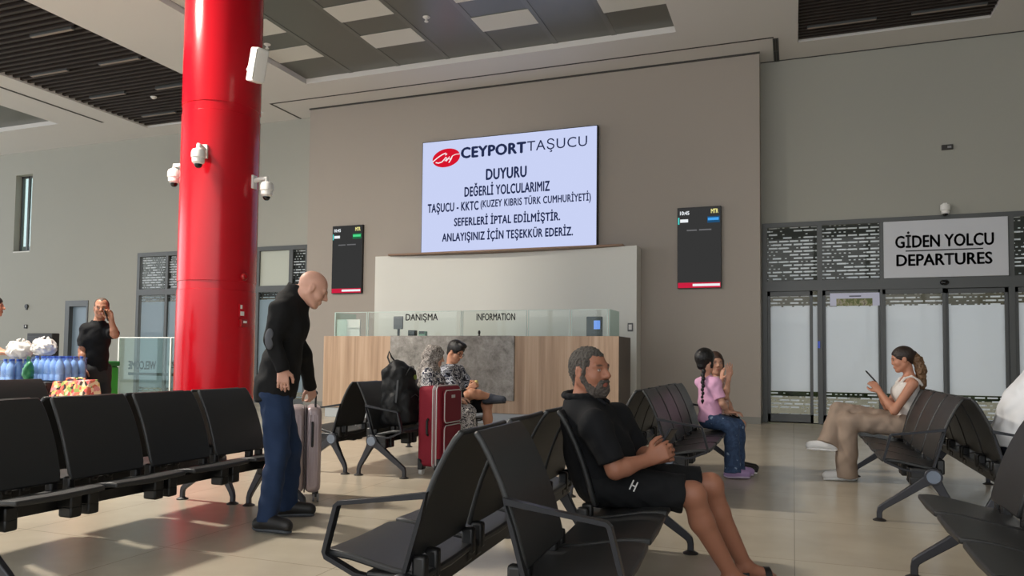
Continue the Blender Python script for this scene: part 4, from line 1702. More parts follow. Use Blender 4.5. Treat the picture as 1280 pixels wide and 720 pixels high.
def man_in_black():
    skin = (156, 106, 84)
    Yc = 3.84
    neck = A(at(727, 508, 3.80))
    pelvis = A(at(750, 606, Yc))
    pelvis[2] = .565
    J = dict(neck=neck, pelvis=pelvis)
    J['shR'] = A(at(744, 532, 3.60))
    J['shL'] = J['shR'] + A([.02, .39, .01])
    J['elR'] = A(at(769, 588, 3.56))
    J['wrR'] = A(at(811, 574, 3.68))
    J['elL'] = J['elR'] + A([.03, .50, .02])
    J['wrL'] = A(at(818, 572, 3.86))
    J['hipR'] = pelvis + A([.02, -.10, -.02])
    J['hipL'] = pelvis + A([.02, .10, -.02])
    J['knR'] = A(at(866, 618, 3.84))
    J['knL'] = A(at(888, 607, 4.06))
    J['anR'] = A(at(915, 742, 3.98))
    J['anL'] = A(at(931, 708, 4.20))
    J['anR'][2] = J['anL'][2] = .095
    T = Frame(J)
    H_ = Head(A(at(737, 464, 3.80)), (.90, -.42, .05), (-.06, 0, 1), 1.05)
    S = SDF()
    torso(S, T, -.012, belly=.05, k=1.08)
    S.cone(neck - T.up * .02, H_(-.02, 0, -.055), .066, .062, .03)
    H_.build(S, brow=1.15, jaw=1.08, nose=1.2)
    for s_ in 'RL':
        arm(S, J['sh' + s_], J['el' + s_], J['wr' + s_], 1.06)
        leg(S, J['hip' + s_], J['kn' + s_], J['an' + s_], 1.04, back=(-1, 0, -.3))
    hand(S, J['wrR'], (.80, .25, .45), (0.1, 1, .1), (-.2, .1, 1), curl=.62, k=1.05, thumb_in=.25)
    hand(S, J['wrL'], (.85, -.25, .30), (0, -1, .15), (-.2, 0, 1), curl=.62, k=1.05)
    toeR = J['anR'] + A([.17, .05, -.06])
    toeL = J['anL'] + A([.16, .06, -.06])
    bare_foot(S, J['anR'], toeR, 1.06)
    bare_foot(S, J['anL'], toeL, 1.06)
    P = H_.paint((52, 46, 42), lips=(150, 84, 74))
    base = A([pelvis[0] + .1, Yc, 0.0])
    body = organic('person', S, .0062, M_SKIN, None, base, 1, skin, P)
    tag(body, 'seated bearded man in black shirt and shorts holding a phone', 'person')
    # hair: short, greying
    Q = SDF()
    Q.ell(H_(-.013, 0, .034), A([.104, .080, .091]) * 1.05, H_.F, .01)
    Q.cone(H_(-.070, 0, .0), H_(-.062, 0, -.055), .050, .042, .02)
    for y in (-1, 1):
        Q.cone(H_(.030, y * .068, .04), H_(.018, y * .071, -.015), .012, .009, .01)
    Q.ell(H_(.118, 0, .012), A([.072, .12, .072]), H_.F, .012, '-')
    Q.ell(H_(.10, 0, -.06), A([.088, .2, .078]), H_.F, .01, '-')
    for y in (-1, 1):
        Q.ell(H_(.085, y * .055, .055), A([.034, .034, .034]), H_.F, .01, '-')
        Q.ell(H_(-.004, y * .09, -.012), A([.026, .03, .038]), H_.F, .005, '-')
    Q.noise(.0030, .014, 2)
    organic('hair', Q, .0055, HAIRG, body, base)
    B = SDF()
    for y in (-1, 1):
        B.cone(H_(.008, y * .064, -.035), H_(.050, y * .040, -.100), .016, .026, .02)
        B.cone(H_(.082, y * .026, -.050), H_(.078, y * .030, -.088), .010, .016, .015)
    for y in (-1, 1):
        B.cone(H_(.016, y * .072, .0), H_(.012, y * .068, -.045), .010, .013, .012)
    B.cone(H_(.045, 0, -.106), H_(.074, 0, -.106), .033, .030, .03)
    B.cone(H_(.098, -.018, -.0545), H_(.098, .018, -.0545), .009, .009, .01)
    B.ell(H_(.108, 0, -.069), A([.018, .022, .010]), H_.F, .006, '-')
    B.noise(.0028, .012, 4)
    organic('beard', B, .005, BEARD, body, base)
    # shirt
    C = SDF()
    torso(C, T, .006, belly=.055, k=1.10, kk=.08)
    for s_ in 'RL':
        e = J['sh' + s_] + (J['el' + s_] - J['sh' + s_]) * .84
        C.cone(J['sh' + s_], e, .074, .068, .05, cut='1')
    C.cone(neck - T.up * .07, neck + T.up * .035 + T.f * .01, .088, .082, .03, cut='1')
    C.cone(neck - T.up * .05 + T.f * .012, neck + T.up * .08 + T.f * .02, .062, .066, .004, '-')
    C.plane(pelvis - A([0, 0, .055]), (0, 0, -1))
    C.noise(.0035, .10, 6)
    organic('shirt', C, .0085, K_BLACK, body, base)
    K = SDF()
    for a0 in np.linspace(-2.3, 2.3, 11):
        pass
    ring = [neck + T.up * (.062 + .018 * cos(a)) + T.f * .012 + (T.f * cos(a + pi) + T.l * sin(a + pi)) * .082 for a in np.linspace(-2.75, 2.75, 15)]
    K.path(ring, [.017] * 15, .008)
    K.cone(ring[0], ring[0] + T.f * .05 - T.up * .055, .012, .010, .006)
    K.cone(ring[-1], ring[-1] + T.f * .05 - T.up * .055, .012, .010, .006)
    organic('collar', K, .005, K_BLACK, body, base)
    LN = SDF()
    ring = [neck + T.up * (.045 + .016 * cos(a)) + (T.f * cos(a + pi) + T.l * sin(a + pi)) * .066 for a in np.linspace(1.2, 3.0, 7)]
    # shorts
    D = SDF()
    D.ell(pelvis, A([.13, .185, .125]), T.PF, .06)
    for s_ in 'RL':
        h, kn = J['hip' + s_], J['kn' + s_]
        e = h + (kn - h) * .90
        D.cone(h, e, .108, .094, .05, cut='1')
    D.noise(.004, .10, 8)
    organic('shorts', D, .0085, K_BLACK2, body, base)
    # small white emblem on the near leg of the shorts
    cpt = J['hipR'] + (J['knR'] - J['hipR']) * .42
    ctr = A(at(795, 600, 3.64))
    d1 = unit(A([.45, 0, 1.0]))
    d2 = unit(A([1.0, 0, -.45]))
    eb = MB()
    yy = cpt[1] - .112
    for s_ in (-1, 1):
        q = A([cpt[0], yy, cpt[2] + .03]) + d2 * .011 * s_
        eb.obox(q - base, (.006, .006, .05), Matrix.Rotation(math.atan2(d1[0], d1[2]), 3, 'Y'))
    eb.obox(A([cpt[0], yy, cpt[2] + .03]) - base, (.020, .006, .006), Matrix.Rotation(math.atan2(d1[0], d1[2]), 3, 'Y'))
    eb.build('emblem', M_WHITE, body)
    # sandals
    for an, toe in ((J['anR'], toeR), (J['anL'], toeL)):
        d = unit(toe - an)
        d[2] = 0
        d = unit(d)
        sd = unit(np.cross(d, A([0, 0, 1.0])))
        h0 = A([an[0], an[1], .012]) - d * .075
        rr = Matrix(((d[0], sd[0], 0), (d[1], sd[1], 0), (0, 0, 1)))
        sb = MB()
        sb.obox(h0 + d * .14 - base, (.30, .10, .022), rr)
        for q, r_ in ((.19, .053), (.07, .050)):
            pts = [h0 + d * q + sd * (r_ * cos(a)) + A([0, 0, 1]) * (.012 + .062 * sin(a)) - base for a in np.linspace(0, pi, 9)]
            sb.tube(pts, 1.0, flat=(.035, .008, d))
        sb.build('sandal', M_BLACK, body, bevel=.004)
    # the phone in his hands
    pc = J['wrR'] + A([.075, .07, .085])
    ph = thing('phone', 'dark phone held by the bearded man in black', 'phone', pc, 0)
    R_ = Matrix.Rotation(radians(-18), 3, 'Z') @ Matrix.Rotation(radians(32), 3, 'Y')
    MB().obox((0, 0, 0), (.011, .072, .150), R_).build('case', M_BLACK, ph, bevel=.005)
    MB().obox(R_ @ Vector((-.0062, 0, 0)), (.0015, .064, .140), R_).build('display', mat('phone_glass', (70, 80, 96), .08, spec=.8), ph)
    return body


man_in_black()


# ================================================================== the bald man with the suitcase
def bald_man():
    skin = (206, 158, 138)
    neck = A(at(369, 366, 4.36))
    pelvis = A(at(345, 487, 4.36))
    J = dict(neck=neck, pelvis=pelvis)
    f = unit(A([.80, .60, 0]))
    l = A([-f[1], f[0], 0])
    J['shR'] = A(at(352, 389, 4.20))
    J['shL'] = J['shR'] + l * .36 + A([0, 0, -.02])
    J['elR'] = A(at(341, 424, 4.14))
    J['wrR'] = A(at(353, 461, 4.18))
    J['elL'] = A(at(378, 442, 4.62))
    J['wrL'] = A(at(388, 482, 4.80))
    J['hipR'] = pelvis - l * .085 + A([0, 0, -.03])
    J['hipL'] = pelvis + l * .085 + A([0, 0, -.03])
    J['knR'] = A(at(347, 564, 4.26))
    J['knL'] = A(at(362, 562, 4.50))
    J['anR'] = A(at(334, 641, 4.14))
    J['anL'] = A(at(360, 628, 4.58))
    J['anR'][2] = .10
    J['anL'][2] = .10
    T = Frame(J)
    H_ = Head(A(at(391, 361, 4.38)), (.80, .58, -.50), (.42, .31, 1), 1.0)
    S = SDF()
    torso(S, T, -.012, k=1.0)
    S.cone(neck, H_(-.03, 0, -.05), .060, .058, .03)
    H_.build(S, brow=1.1, nose=1.15)
    for s_ in 'RL':
        arm(S, J['sh' + s_], J['el' + s_], J['wr' + s_])
        leg(S, J['hip' + s_], J['kn' + s_], J['an' + s_], back=(-1, 0, 0))
    hand(S, J['wrR'], (.06, .03, -1), l, f, curl=.3)
    hand(S, J['wrL'], (.12, .2, -1), (-1, .2, 0), (0, -1, 0), curl=.7)
    for s_ in 'RL':
        S.cone(J['an' + s_], J['an' + s_] + A([.04, 0, -.04]), .034, .03, .02)
    base = A([pelvis[0], pelvis[1], 0.0])
    body = organic('person', S, .0075, M_SKIN, None, base, 1, skin, H_.paint((150, 120, 104), lips=(176, 110, 100)))
    tag(body, 'standing bald man in black jacket and blue jeans bending over a suitcase', 'person')
    K = cloth_mat('black_jacket', (21, 21, 22), bump=.35)
    C = SDF()
    torso(C, T, .018, k=1.04, kk=.08)
    C.cone(pelvis + T.up * .12, pelvis - T.up * .06 + A([0, 0, 0]), .155, .160, .06, flat=(T.f, 1.25))
    for s_ in 'RL':
        C.cone(J['sh' + s_], J['el' + s_], .072, .060, .05)
        C.cone(J['el' + s_], J['wr' + s_] + unit(J['wr' + s_] - J['el' + s_]) * .02, .060, .046, .03, cut='1')
    C.cone(neck - T.up * .08, neck + T.up * .055 + T.f * .02, .092, .078, .03, cut='1')
    C.cone(neck - T.up * .02 + T.f * .02, neck + T.up * .12 + T.f * .05, .060, .066, .004, '-')
    C.plane(pelvis - A([0, 0, .075]), (.12, 0, -1))
    C.noise(.005, .13, 5)
    jk = organic('jacket', C, .009, K, body, base)
    # suede elbow patch on the near sleeve
    E = SDF()
    E.ell(J['elR'] + A([.6, -.8, 0]) * .046 - f * .018, A([.024, .032, .072]), A([[.6, -.8, 0], [.8, .6, 0], [0, 0, 1]]), 0)
    organic('elbow_patch', E, .006, mat('grey_suede', (84, 86, 92), .9), jk, base)
    D = SDF()
    D.ell(pelvis - A([0, 0, .02]), A([.125, .17, .13]), T.PF, .05)
    JN = cloth_mat('blue_denim', (34, 50, 78), bump=.3, bscale=30, var=.25, vscale=7)
    for s_ in 'RL':
        h, kn, an = J['hip' + s_], J['kn' + s_], J['an' + s_]
        D.cone(h, kn, .104, .080, .04)
        D.cone(kn, an + A([0, 0, -.03]), .080, .064, .03, cut='1')
    D.noise(.005, .12, 9)
    organic('jeans', D, .009, JN, body, base)
    BK = mat('black_leather', (26, 25, 25), .5)
    SO = mat('dark_sole', (62, 66, 72), .6)
    for s_, dr in (('R', A([.95, -.02, 0])), ('L', A([.90, .40, 0]))):
        an = J['an' + s_]
        toe = an + unit(dr) * .20 - A([0, 0, .05])
        Q = SDF()
        shoe(Q, an, toe, 1.05)
        so = organic('shoe', Q, .008, BK, body, base)
        Q = SDF()
        sole(Q, an, toe, 1.05)
        organic('sole', Q, .007, SO, so, base)
    return body, J


_, JB = bald_man()


# ================================================================== the woman with the phone
def woman():
    skin = (190, 134, 108)
    Y0 = 8.22
    neck = A(at(1137, 470, Y0))
    pelvis = A(at(1133, 533, Y0))
    J = dict(neck=neck, pelvis=pelvis)
    J['shL'] = A(at(1141, 480, Y0 - .17))
    J['shR'] = J['shL'] + A([-.03, .34, 0])
    J['elL'] = A(at(1118, 514, Y0 - .20))
    J['wrL'] = A(at(1099, 489, Y0 - .08))
    J['elR'] = J['elL'] + A([-.02, .38, .02])
    J['wrR'] = A(at(1098, 487, Y0 + .06))
    J['hipL'] = pelvis + A([-.02, -.09, 0])
    J['hipR'] = pelvis + A([-.02, .09, .02])
    J['knR'] = A(at(1049, 514, Y0 - .0))
    J['anR'] = A(at(1034, 553, Y0 - .12))
    J['knL'] = A(at(1060, 527, Y0 - .12))
    J['anL'] = A(at(1058, 589, Y0 - .06))
    J['anL'][2] = .09
    T = Frame(J)
    H_ = Head(A(at(1128, 449, Y0)), (-1, -.05, -.22), (-.16, 0, 1), .98)
    S = SDF()
    torso(S, T, -.006, k=.86, bust=.07, wide=.92)
    S.cone(neck, H_(-.025, 0, -.055), .046, .046, .03)
    H_.build(S, brow=.75, jaw=.92, nose=.80, nl=.014)
    for s_ in 'RL':
        arm(S, J['sh' + s_], J['el' + s_], J['wr' + s_], .92)
        leg(S, J['hip' + s_], J['kn' + s_], J['an' + s_], .95)
    hand(S, J['wrL'], (-.55, .2, .8), (-.3, 1, 0), (-1, 0, .2), curl=.5, k=.92)
    hand(S, J['wrR'], (-.6, -.2, .75), (-.3, -1, 0), (-1, 0, .2), curl=.5, k=.92)
    base = A([pelvis[0], pelvis[1], 0])
    body = organic('person', S, .0075, M_SKIN, None, base, 1, skin, H_.paint((44, 30, 24)))
    tag(body, 'seated woman in white tank top and beige wide trousers looking at her phone', 'person')
    HR = mat('dark_brown_hair', (42, 30, 24), .45, bump=.6, bscale=90)
    HT = mat('blond_brown_tail', (110, 82, 56), .5, bump=.7, bscale=80, var=.35, vscale=30)
    Q = SDF()
    Q.ell(H_(-.016, 0, .036), A([.106, .083, .094]), H_.F, .01)
    Q.cone(H_(-.05, 0, .0), H_(-.06, 0, -.03), .06, .04, .02)
    Q.ell(H_(.108, 0, -.025), A([.056, .12, .090]), H_.F, .008, '-')
    for y in (-1, 1):
        Q.ell(H_(-.004, y * .09, -.014), A([.022, .03, .030]), H_.F, .005, '-')
    Q.ell(H_(-.115, 0, .03), A([.028, .03, .03]), H_.F, .01)
    hr = organic('hair', Q, .007, HR, body, base)
    Q = SDF()
    pt = [H_(-.115, 0, .03), A(at(1147, 450, Y0)), A(at(1151, 462, Y0)), A(at(1152, 480, Y0 + .01)), A(at(1149, 495, Y0 + .02))]
    Q.path(pt, [.026, .045, .050, .042, .02], .02)
    Q.noise(.004, .03, 3)
    organic('ponytail', Q, .007, HT, hr, base)
    # tank top
    W = cloth_mat('white_jersey', (226, 220, 214), bump=.1)
    C = SDF()
    torso(C, T, .006, k=.86, bust=.07, wide=.92)
    C.plane(T.chest + T.up * .12, unit(T.up * 1.0 + T.f * .12), .004)
    for s_, y in (('L', 1), ('R', -1)):
        sh = J['sh' + s_]
        C.ell(sh + T.l * y * .012 - T.up * .035, A([.070, .070, .105]), T.F, .004, '-')
    C.plane(pelvis + A([0, 0, .06]), (0, 0, -1))
    for y in (-1, 1):
        a0 = T.chest + T.l * y * .080 + T.f * .095 + T.up * .10
        a1 = neck + T.l * y * .085 - T.up * .002
        a2 = T.chest + T.l * y * .078 - T.f * .095 + T.up * .10
        C.path([a0, (a0 + a1) / 2 + T.f * .015 + T.up * .012, a1, (a1 + a2) / 2 - T.f * .02, a2], [.013] * 5, .004)
    organic('tank_top', C, .007, W, body, base)
    # trousers
    TR = cloth_mat('beige_trousers', (158, 139, 124), bump=.3, bscale=14)
    D = SDF()
    D.ell(pelvis, A([.118, .165, .125]), T.PF, .05)
    D.cone(J['hipR'], J['knR'], .105, .088, .05)
    D.cone(J['knR'], J['anR'] + A([0, 0, -.02]), .082, .098, .03, cut='1')
    D.cone(J['hipL'], J['knL'], .105, .085, .05)
    D.cone(J['knL'], J['anL'] + A([0, 0, -.05]), .082, .105, .03, cut='1')
    D.noise(.006, .13, 12)
    organic('trousers', D, .009, TR, body, base)
    WS = mat('white_sneaker', (226, 226, 226), .5)
    for an, toe in ((J['anR'], J['anR'] + A([-.20, -.02, -.045])), (J['anL'], J['anL'] + A([-.22, -.04, -.055]))):
        Q = SDF()
        shoe(Q, an, toe, .98)
        so = organic('shoe', Q, .008, WS, body, base)
        Q = SDF()
        sole(Q, an, toe, .98, .016)
        organic('sole', Q, .007, mat('white_sole', (240, 240, 240), .5), so, base)
    pc = A(at(1089, 471, Y0 - .01))
    ph = thing('phone', 'dark phone in the hands of the woman in the white top', 'phone', pc)
    R_ = Matrix.Rotation(radians(-40), 3, 'Y')
    MB().obox((0, 0, 0), (.010, .074, .155), R_).build('case', M_BLACK, ph, bevel=.004)
    MB().obox(R_ @ Vector((.006, 0, 0)), (.0015, .066, .145), R_).build('display', MATS['phone_glass'], ph)


woman()


# ================================================================== the two children
def girl():
    skin = (206, 156, 132)
    Y0 = 7.85
    k = .80
    neck = A(at(884, 473, Y0))
    pelvis = A(at(888, 524, Y0))
    J = dict(neck=neck, pelvis=pelvis)
    f = unit(A([.80, .60, 0]))
    l = A([-f[1], f[0], 0])
    J['shR'] = neck - l * .135 + A([0, 0, -.045]) + f * .01
    J['shL'] = neck + l * .135 + A([0, 0, -.045]) + f * .01
    J['elR'] = J['shR'] + A([.07, -.02, -.20])
    J['wrR'] = J['elR'] + f * .10 + l * .06 + A([0, 0, -.09])
    J['elL'] = J['shL'] + f * .14 + A([0, 0, -.12])
    J['wrL'] = J['elL'] + f * .10 + A([0, 0, .15])
    J['hipR'] = pelvis - l * .07
    J['hipL'] = pelvis + l * .07
    J['knR'] = A(at(914, 535, 7.82))
    J['anR'] = A(at(916, 584, 7.80))
    J['knL'] = J['knR'] + A([.05, .16, 0])
    J['anL'] = A(at(921, 580, 8.0))
    J['anR'][2] = .085
    J['anL'][2] = .085
    T = Frame(J)
    H_ = Head(A(at(882, 451, Y0)), (.62, .78, -.05), (0, 0, 1), .97)
    S = SDF()
    torso(S, T, -.006, k=.70)
    S.cone(neck, H_(-.025, 0, -.055), .042, .042, .03)
    H_.build(S, brow=.7, jaw=.9, nose=.75)
    for s_ in 'RL':
        arm(S, J['sh' + s_], J['el' + s_], J['wr' + s_], .72)
        leg(S, J['hip' + s_], J['kn' + s_], J['an' + s_], .74)
    hand(S, J['wrR'], f, (0, 0, -1), l, curl=.4, k=.78)
    hand(S, J['wrL'], (.1, 0, 1), f, -l, curl=.15, k=.78)
    base = A([pelvis[0], pelvis[1], 0])
    body = organic('person', S, .0075, M_SKIN, None, base, 1, skin, H_.paint((40, 28, 24)))
    tag(body, 'girl in pink shirt and jeans with a long black braid', 'person')
    HB = mat('black_hair', (16, 13, 14), .4, bump=.6, bscale=90)
    Q = SDF()
    Q.ell(H_(-.018, 0, .038), A([.110, .088, .098]), H_.F, .01)
    Q.cone(H_(-.045, 0, .02), H_(-.055, 0, -.05), .074, .05, .02)
    for y in (-1, 1):
        Q.cone(H_(.0, y * .066, .03), H_(.02, y * .070, -.06), .03, .018, .02)
    Q.ell(H_(.115, 0, -.02), A([.062, .12, .10]), H_.F, .008, '-')
    hr = organic('hair', Q, .007, HB, body, base)
    B = SDF()
    p0, p1 = A(at(879, 464, Y0 - .09)), A(at(878, 501, Y0 - .17))
    for i in range(9):
        c = p0 + (p1 - p0) * i / 8
        r = .024 - .0012 * i
        B.ell(c + T.l * (.007 if i % 2 else -.007), A([r, r, r * 1.15]), None, .008)
    B.cone(p1, p1 - A([0, 0, .03]), .014, .006, .01)
    organic('braid', B, .006, HB, hr, base)
    C = SDF()
    torso(C, T, .012, k=.72, kk=.06)
    C.cone(pelvis + T.up * .14, pelvis + A([0, 0, .0]), .112, .125, .05, flat=(T.f, 1.25))
    for s_ in 'RL':
        C.cone(J['sh' + s_], J['sh' + s_] + (J['el' + s_] - J['sh' + s_]) * .75, .056, .054, .04, cut='1')
    C.plane(pelvis + A([0, 0, -.03]), (0, 0, -1))
    C.cone(neck - T.up * .01, neck + T.up * .08, .048, .052, .004, '-')
    C.noise(.004, .10, 3)
    organic('shirt', C, .008, cloth_mat('pink_cotton', (226, 172, 204), bump=.2), body, base)
    D = SDF()
    D.ell(pelvis - A([0, 0, .01]), A([.10, .125, .09]), T.PF, .05)
    for s_ in 'RL':
        D.cone(J['hip' + s_], J['kn' + s_], .086, .074, .03)
        D.cone(J['kn' + s_], J['an' + s_] + A([0, 0, -.02]), .072, .082, .03, cut='1')
    D.noise(.005, .12, 5)
    organic('jeans', D, .008, pattern_mat('flower_denim', [(0, (48, 68, 100)), (.5, (58, 80, 114)), (.97, (140, 158, 182))], 44, 'voronoi'), body, base)
    PS = mat('lilac_sneaker', (164, 136, 180), .5)
    for s_ in 'RL':
        an = J['an' + s_]
        toe = an + unit(A([.9, .25, 0])) * .175 - A([0, 0, .045])
        Q = SDF()
        shoe(Q, an, toe, .86)
        so = organic('shoe', Q, .007, PS, body, base)
        Q = SDF()
        sole(Q, an, toe, .86, .015)
        organic('sole', Q, .007, mat('lilac_sole', (196, 180, 204), .5), so, base)


girl()


def other_child():
    skin = (198, 150, 126)
    Y0 = 8.32
    neck = A(at(896, 474, Y0))
    pelvis = A(at(900, 526, Y0))
    J = dict(neck=neck, pelvis=pelvis)
    f = unit(A([.9, -.40, 0]))
    l = A([-f[1], f[0], 0])
    J['shR'] = neck - l * .14 + A([0, 0, -.04])
    J['shL'] = neck + l * .14 + A([0, 0, -.04])
    J['elR'] = A(at(907, 496, 8.02))
    J['wrR'] = A(at(911, 471, 8.0))
    J['elL'] = J['shL'] + f * .04 + A([0, 0, -.19])
    J['wrL'] = J['elL'] + f * .10 - l * .05 + A([0, 0, -.12])
    J['hipR'] = pelvis - l * .07
    J['hipL'] = pelvis + l * .07
    J['knR'] = A(at(925, 532, 8.2))
    J['anR'] = A(at(925, 578, 8.2))
    J['knL'] = J['knR'] + A([.0, .16, 0])
    J['anL'] = J['anR'] + A([.0, .16, 0])
    J['anR'][2] = J['anL'][2] = .085
    T = Frame(J)
    H_ = Head(A(at(894, 454, Y0)), (.42, -.9, -.02), (0, 0, 1), .97)
    S = SDF()
    torso(S, T, -.006, k=.72)
    S.cone(neck, H_(-.025, 0, -.055), .042, .042, .03)
    H_.build(S, brow=.7, jaw=.9, nose=.8)
    for s_ in 'RL':
        arm(S, J['sh' + s_], J['el' + s_], J['wr' + s_], .74)
        leg(S, J['hip' + s_], J['kn' + s_], J['an' + s_], .76)
    hand(S, J['wrR'], (.06, -.05, 1), (-.5, -.8, 0), (.7, -.4, 0), curl=.10, k=.88, spread=.3)
    hand(S, J['wrL'], f, (0, 0, -1), -l, curl=.4, k=.8)
    base = A([pelvis[0], pelvis[1], 0])
    body = organic('person', S, .0075, M_SKIN, None, base, 1, skin, H_.paint((50, 34, 28), iris=(30, 22, 20)))
    tag(body, 'brown haired child raising one hand behind the girl in pink', 'person')
    Q = SDF()
    Q.ell(H_(-.018, 0, .036), A([.108, .086, .096]), H_.F, .01)
    for y in (-1, 1):
        Q.cone(H_(.0, y * .070, .02), H_(-.01, y * .074, -.10), .03, .028, .02)
    Q.ell(H_(.115, 0, -.03), A([.065, .12, .10]), H_.F, .008, '-')
    organic('hair', Q, .007, mat('brown_hair', (62, 40, 30), .5, bump=.6, bscale=90), body, base)
    C = SDF()
    torso(C, T, .012, k=.74)
    for s_ in 'RL':
        C.cone(J['sh' + s_], J['sh' + s_] + (J['el' + s_] - J['sh' + s_]) * .55, .058, .054, .04, cut='1')
    C.plane(pelvis + A([0, 0, .0]), (0, 0, -1))
    C.noise(.004, .1, 5)
    organic('shirt', C, .008, pattern_mat('rose_print', [(0, (214, 196, 186)), (.45, (196, 150, 140)), (.6, (226, 214, 208))], 22), body, base)
    D = SDF()
    D.ell(pelvis, A([.10, .13, .10]), T.PF, .05)
    for s_ in 'RL':
        h, kn = J['hip' + s_], J['kn' + s_]
        D.cone(h, h + (kn - h) * .85, .088, .078, .03, cut='1')
    organic('shorts', D, .008, K_BLACK2, body, base)
    for s_ in 'RL':
        an = J['an' + s_]
        toe = an + unit(A([.95, -.05, 0])) * .18 - A([0, 0, .045])
        Q = SDF()
        shoe(Q, an, toe, .88)
        so = organic('shoe', Q, .007, mat('black_leather', (26, 25, 25), .5), body, base)
        Q = SDF()
        sole(Q, an, toe, .88, .015)
        organic('sole', Q, .007, MATS['white_sole'], so, base)


other_child()


# ================================================================== the couple on the backpack bench
def couple():
    # woman in a patterned headscarf, seen from behind
    skin = (204, 160, 138)
    Y0 = 7.72
    neck = A(at(539, 462, Y0))
    pelvis = A(at(538, 524, Y0))
    pelvis[2] = .58
    J = dict(neck=neck, pelvis=pelvis)
    f = unit(A([.95, .30, 0]))
    l = A([-f[1], f[0], 0])
    for s_, y in (('R', -1), ('L', 1)):
        J['sh' + s_] = neck + l * y * .175 + A([0, 0, -.055])
        J['el' + s_] = J['sh' + s_] + f * .08 + l * y * .03 + A([0, 0, -.26])
        J['wr' + s_] = J['el' + s_] + f * .22 - l * y * .06 + A([0, 0, -.02])
        J['hip' + s_] = pelvis + l * y * .09
        J['kn' + s_] = pelvis + f * .42 + l * y * .10 + A([0, 0, -.04])
        J['an' + s_] = J['kn' + s_] + f * .03 + A([0, 0, 0])
        J['an' + s_][2] = .09
    T = Frame(J)
    H_ = Head(A(at(543, 446, Y0)), (.88, .45, -.22), (.15, 0, 1), 1.0)
    S = SDF()
    torso(S, T, -.006, k=.95, bust=.07)
    S.cone(neck, H_(-.025, 0, -.055), .05, .05, .03)
    H_.build(S, brow=.8, nose=.9)
    for s_ in 'RL':
        arm(S, J['sh' + s_], J['el' + s_], J['wr' + s_])
        leg(S, J['hip' + s_], J['kn' + s_], J['an' + s_])
    hand(S, J['wrR'], f, (0, 0, -1), l, curl=.4, k=.95)
    hand(S, J['wrL'], f, (0, 0, -1), -l, curl=.4, k=.95)
    base = A([pelvis[0], pelvis[1], 0])
    body = organic('person', S, .009, M_SKIN, None, base, 1, skin, H_.paint((50, 36, 30)))
    tag(body, 'seated woman in a grey patterned headscarf behind the red suitcase', 'person')
    Q = SDF()
    Q.ell(H_(-.02, 0, .03), A([.118, .094, .104]), H_.F, .02)
    Q.cone(H_(-.03, 0, .0), neck - T.up * .02 - T.f * .03, .095, .105, .05)
    Q.cone(neck - T.up * .02 - T.f * .05, neck - T.up * .17 - T.f * .105, .10, .045, .05)
    for s_ in 'RL':
        Q.cone(neck, J['sh' + s_] - T.up * .02 - T.l * 0, .085, .055, .05)
    Q.ell(H_(.115, 0, -.02), A([.072, .062, .085]), H_.F, .008, '-')
    Q.noise(.007, .09, 4)
    organic('headscarf', Q, .008, pattern_mat('scarf_print', [(0, (82, 76, 72)), (.42, (128, 120, 114)), (.54, (176, 168, 162)), (.64, (120, 110, 104))], 42), body, base)
    C = SDF()
    torso(C, T, .014, k=.97, bust=.07)
    for s_ in 'RL':
        C.cone(J['sh' + s_], J['el' + s_], .068, .062, .04)
        C.cone(J['el' + s_], J['wr' + s_], .060, .048, .03, cut='1')
    C.noise(.005, .12, 3)
    organic('tunic', C, .009, pattern_mat('tunic_print', [(0, (26, 26, 38)), (.40, (60, 62, 84)), (.47, (222, 218, 216)), (.56, (34, 34, 46)), (.66, (170, 166, 166))], 8, dist=3), body, base)
    D = SDF()
    for s_ in 'RL':
        D.cone(J['hip' + s_], J['kn' + s_], .11, .09, .05)
        D.cone(J['kn' + s_], J['an' + s_] + A([0, 0, -.02]), .085, .10, .04, cut='1')
    D.noise(.005, .12, 3)
    organic('trousers', D, .010, pattern_mat('trouser_print', [(0, (210, 206, 206)), (.46, (40, 40, 52)), (.56, (226, 222, 220))], 14, dist=2.5), body, base)
    for s_ in 'RL':
        an = J['an' + s_]
        Q = SDF()
        shoe(Q, an, an + f * .19 - A([0, 0, .05]), .95)
        organic('shoe', Q, .009, MATS['black_leather'], body, base)

    # young man with crossed leg
    skin = (196, 142, 114)
    Y0 = 8.38
    neck = A(at(563, 459, Y0))
    pelvis = A(at(567, 516, Y0))
    pelvis[2] = .58
    J = dict(neck=neck, pelvis=pelvis)
    f = unit(A([.97, -.05, 0]))
    l = A([-f[1], f[0], 0])
    J['shR'] = neck - l * .185 + A([.03, 0, -.055])
    J['shL'] = neck + l * .185 + A([.03, 0, -.055])
    J['elR'] = A(at(574, 497, Y0 - .24))
    J['wrR'] = A(at(587, 486, Y0 - .10))
    J['elL'] = J['elR'] + A([.02, .46, 0])
    J['wrL'] = A(at(590, 485, Y0 + .04))
    J['hipR'] = pelvis - l * .09
    J['hipL'] = pelvis + l * .09
    J['knR'] = A(at(590, 492, Y0 - .22))
    J['anR'] = A(at(613, 496, Y0 - .05))
    J['knL'] = A(at(609, 506, Y0 + .05))
    J['anL'] = A(at(611, 560, Y0 + .05))
    J['anL'][2] = .09
    T = Frame(J)
    H_ = Head(A(at(569, 440, Y0)), (.93, -.12, -.42), (.32, 0, 1), 1.0)
    S = SDF()
    torso(S, T, -.008, k=.98)
    S.cone(neck, H_(-.025, 0, -.055), .055, .053, .03)
    H_.build(S)
    for s_ in 'RL':
        arm(S, J['sh' + s_], J['el' + s_], J['wr' + s_])
        leg(S, J['hip' + s_], J['kn' + s_], J['an' + s_])
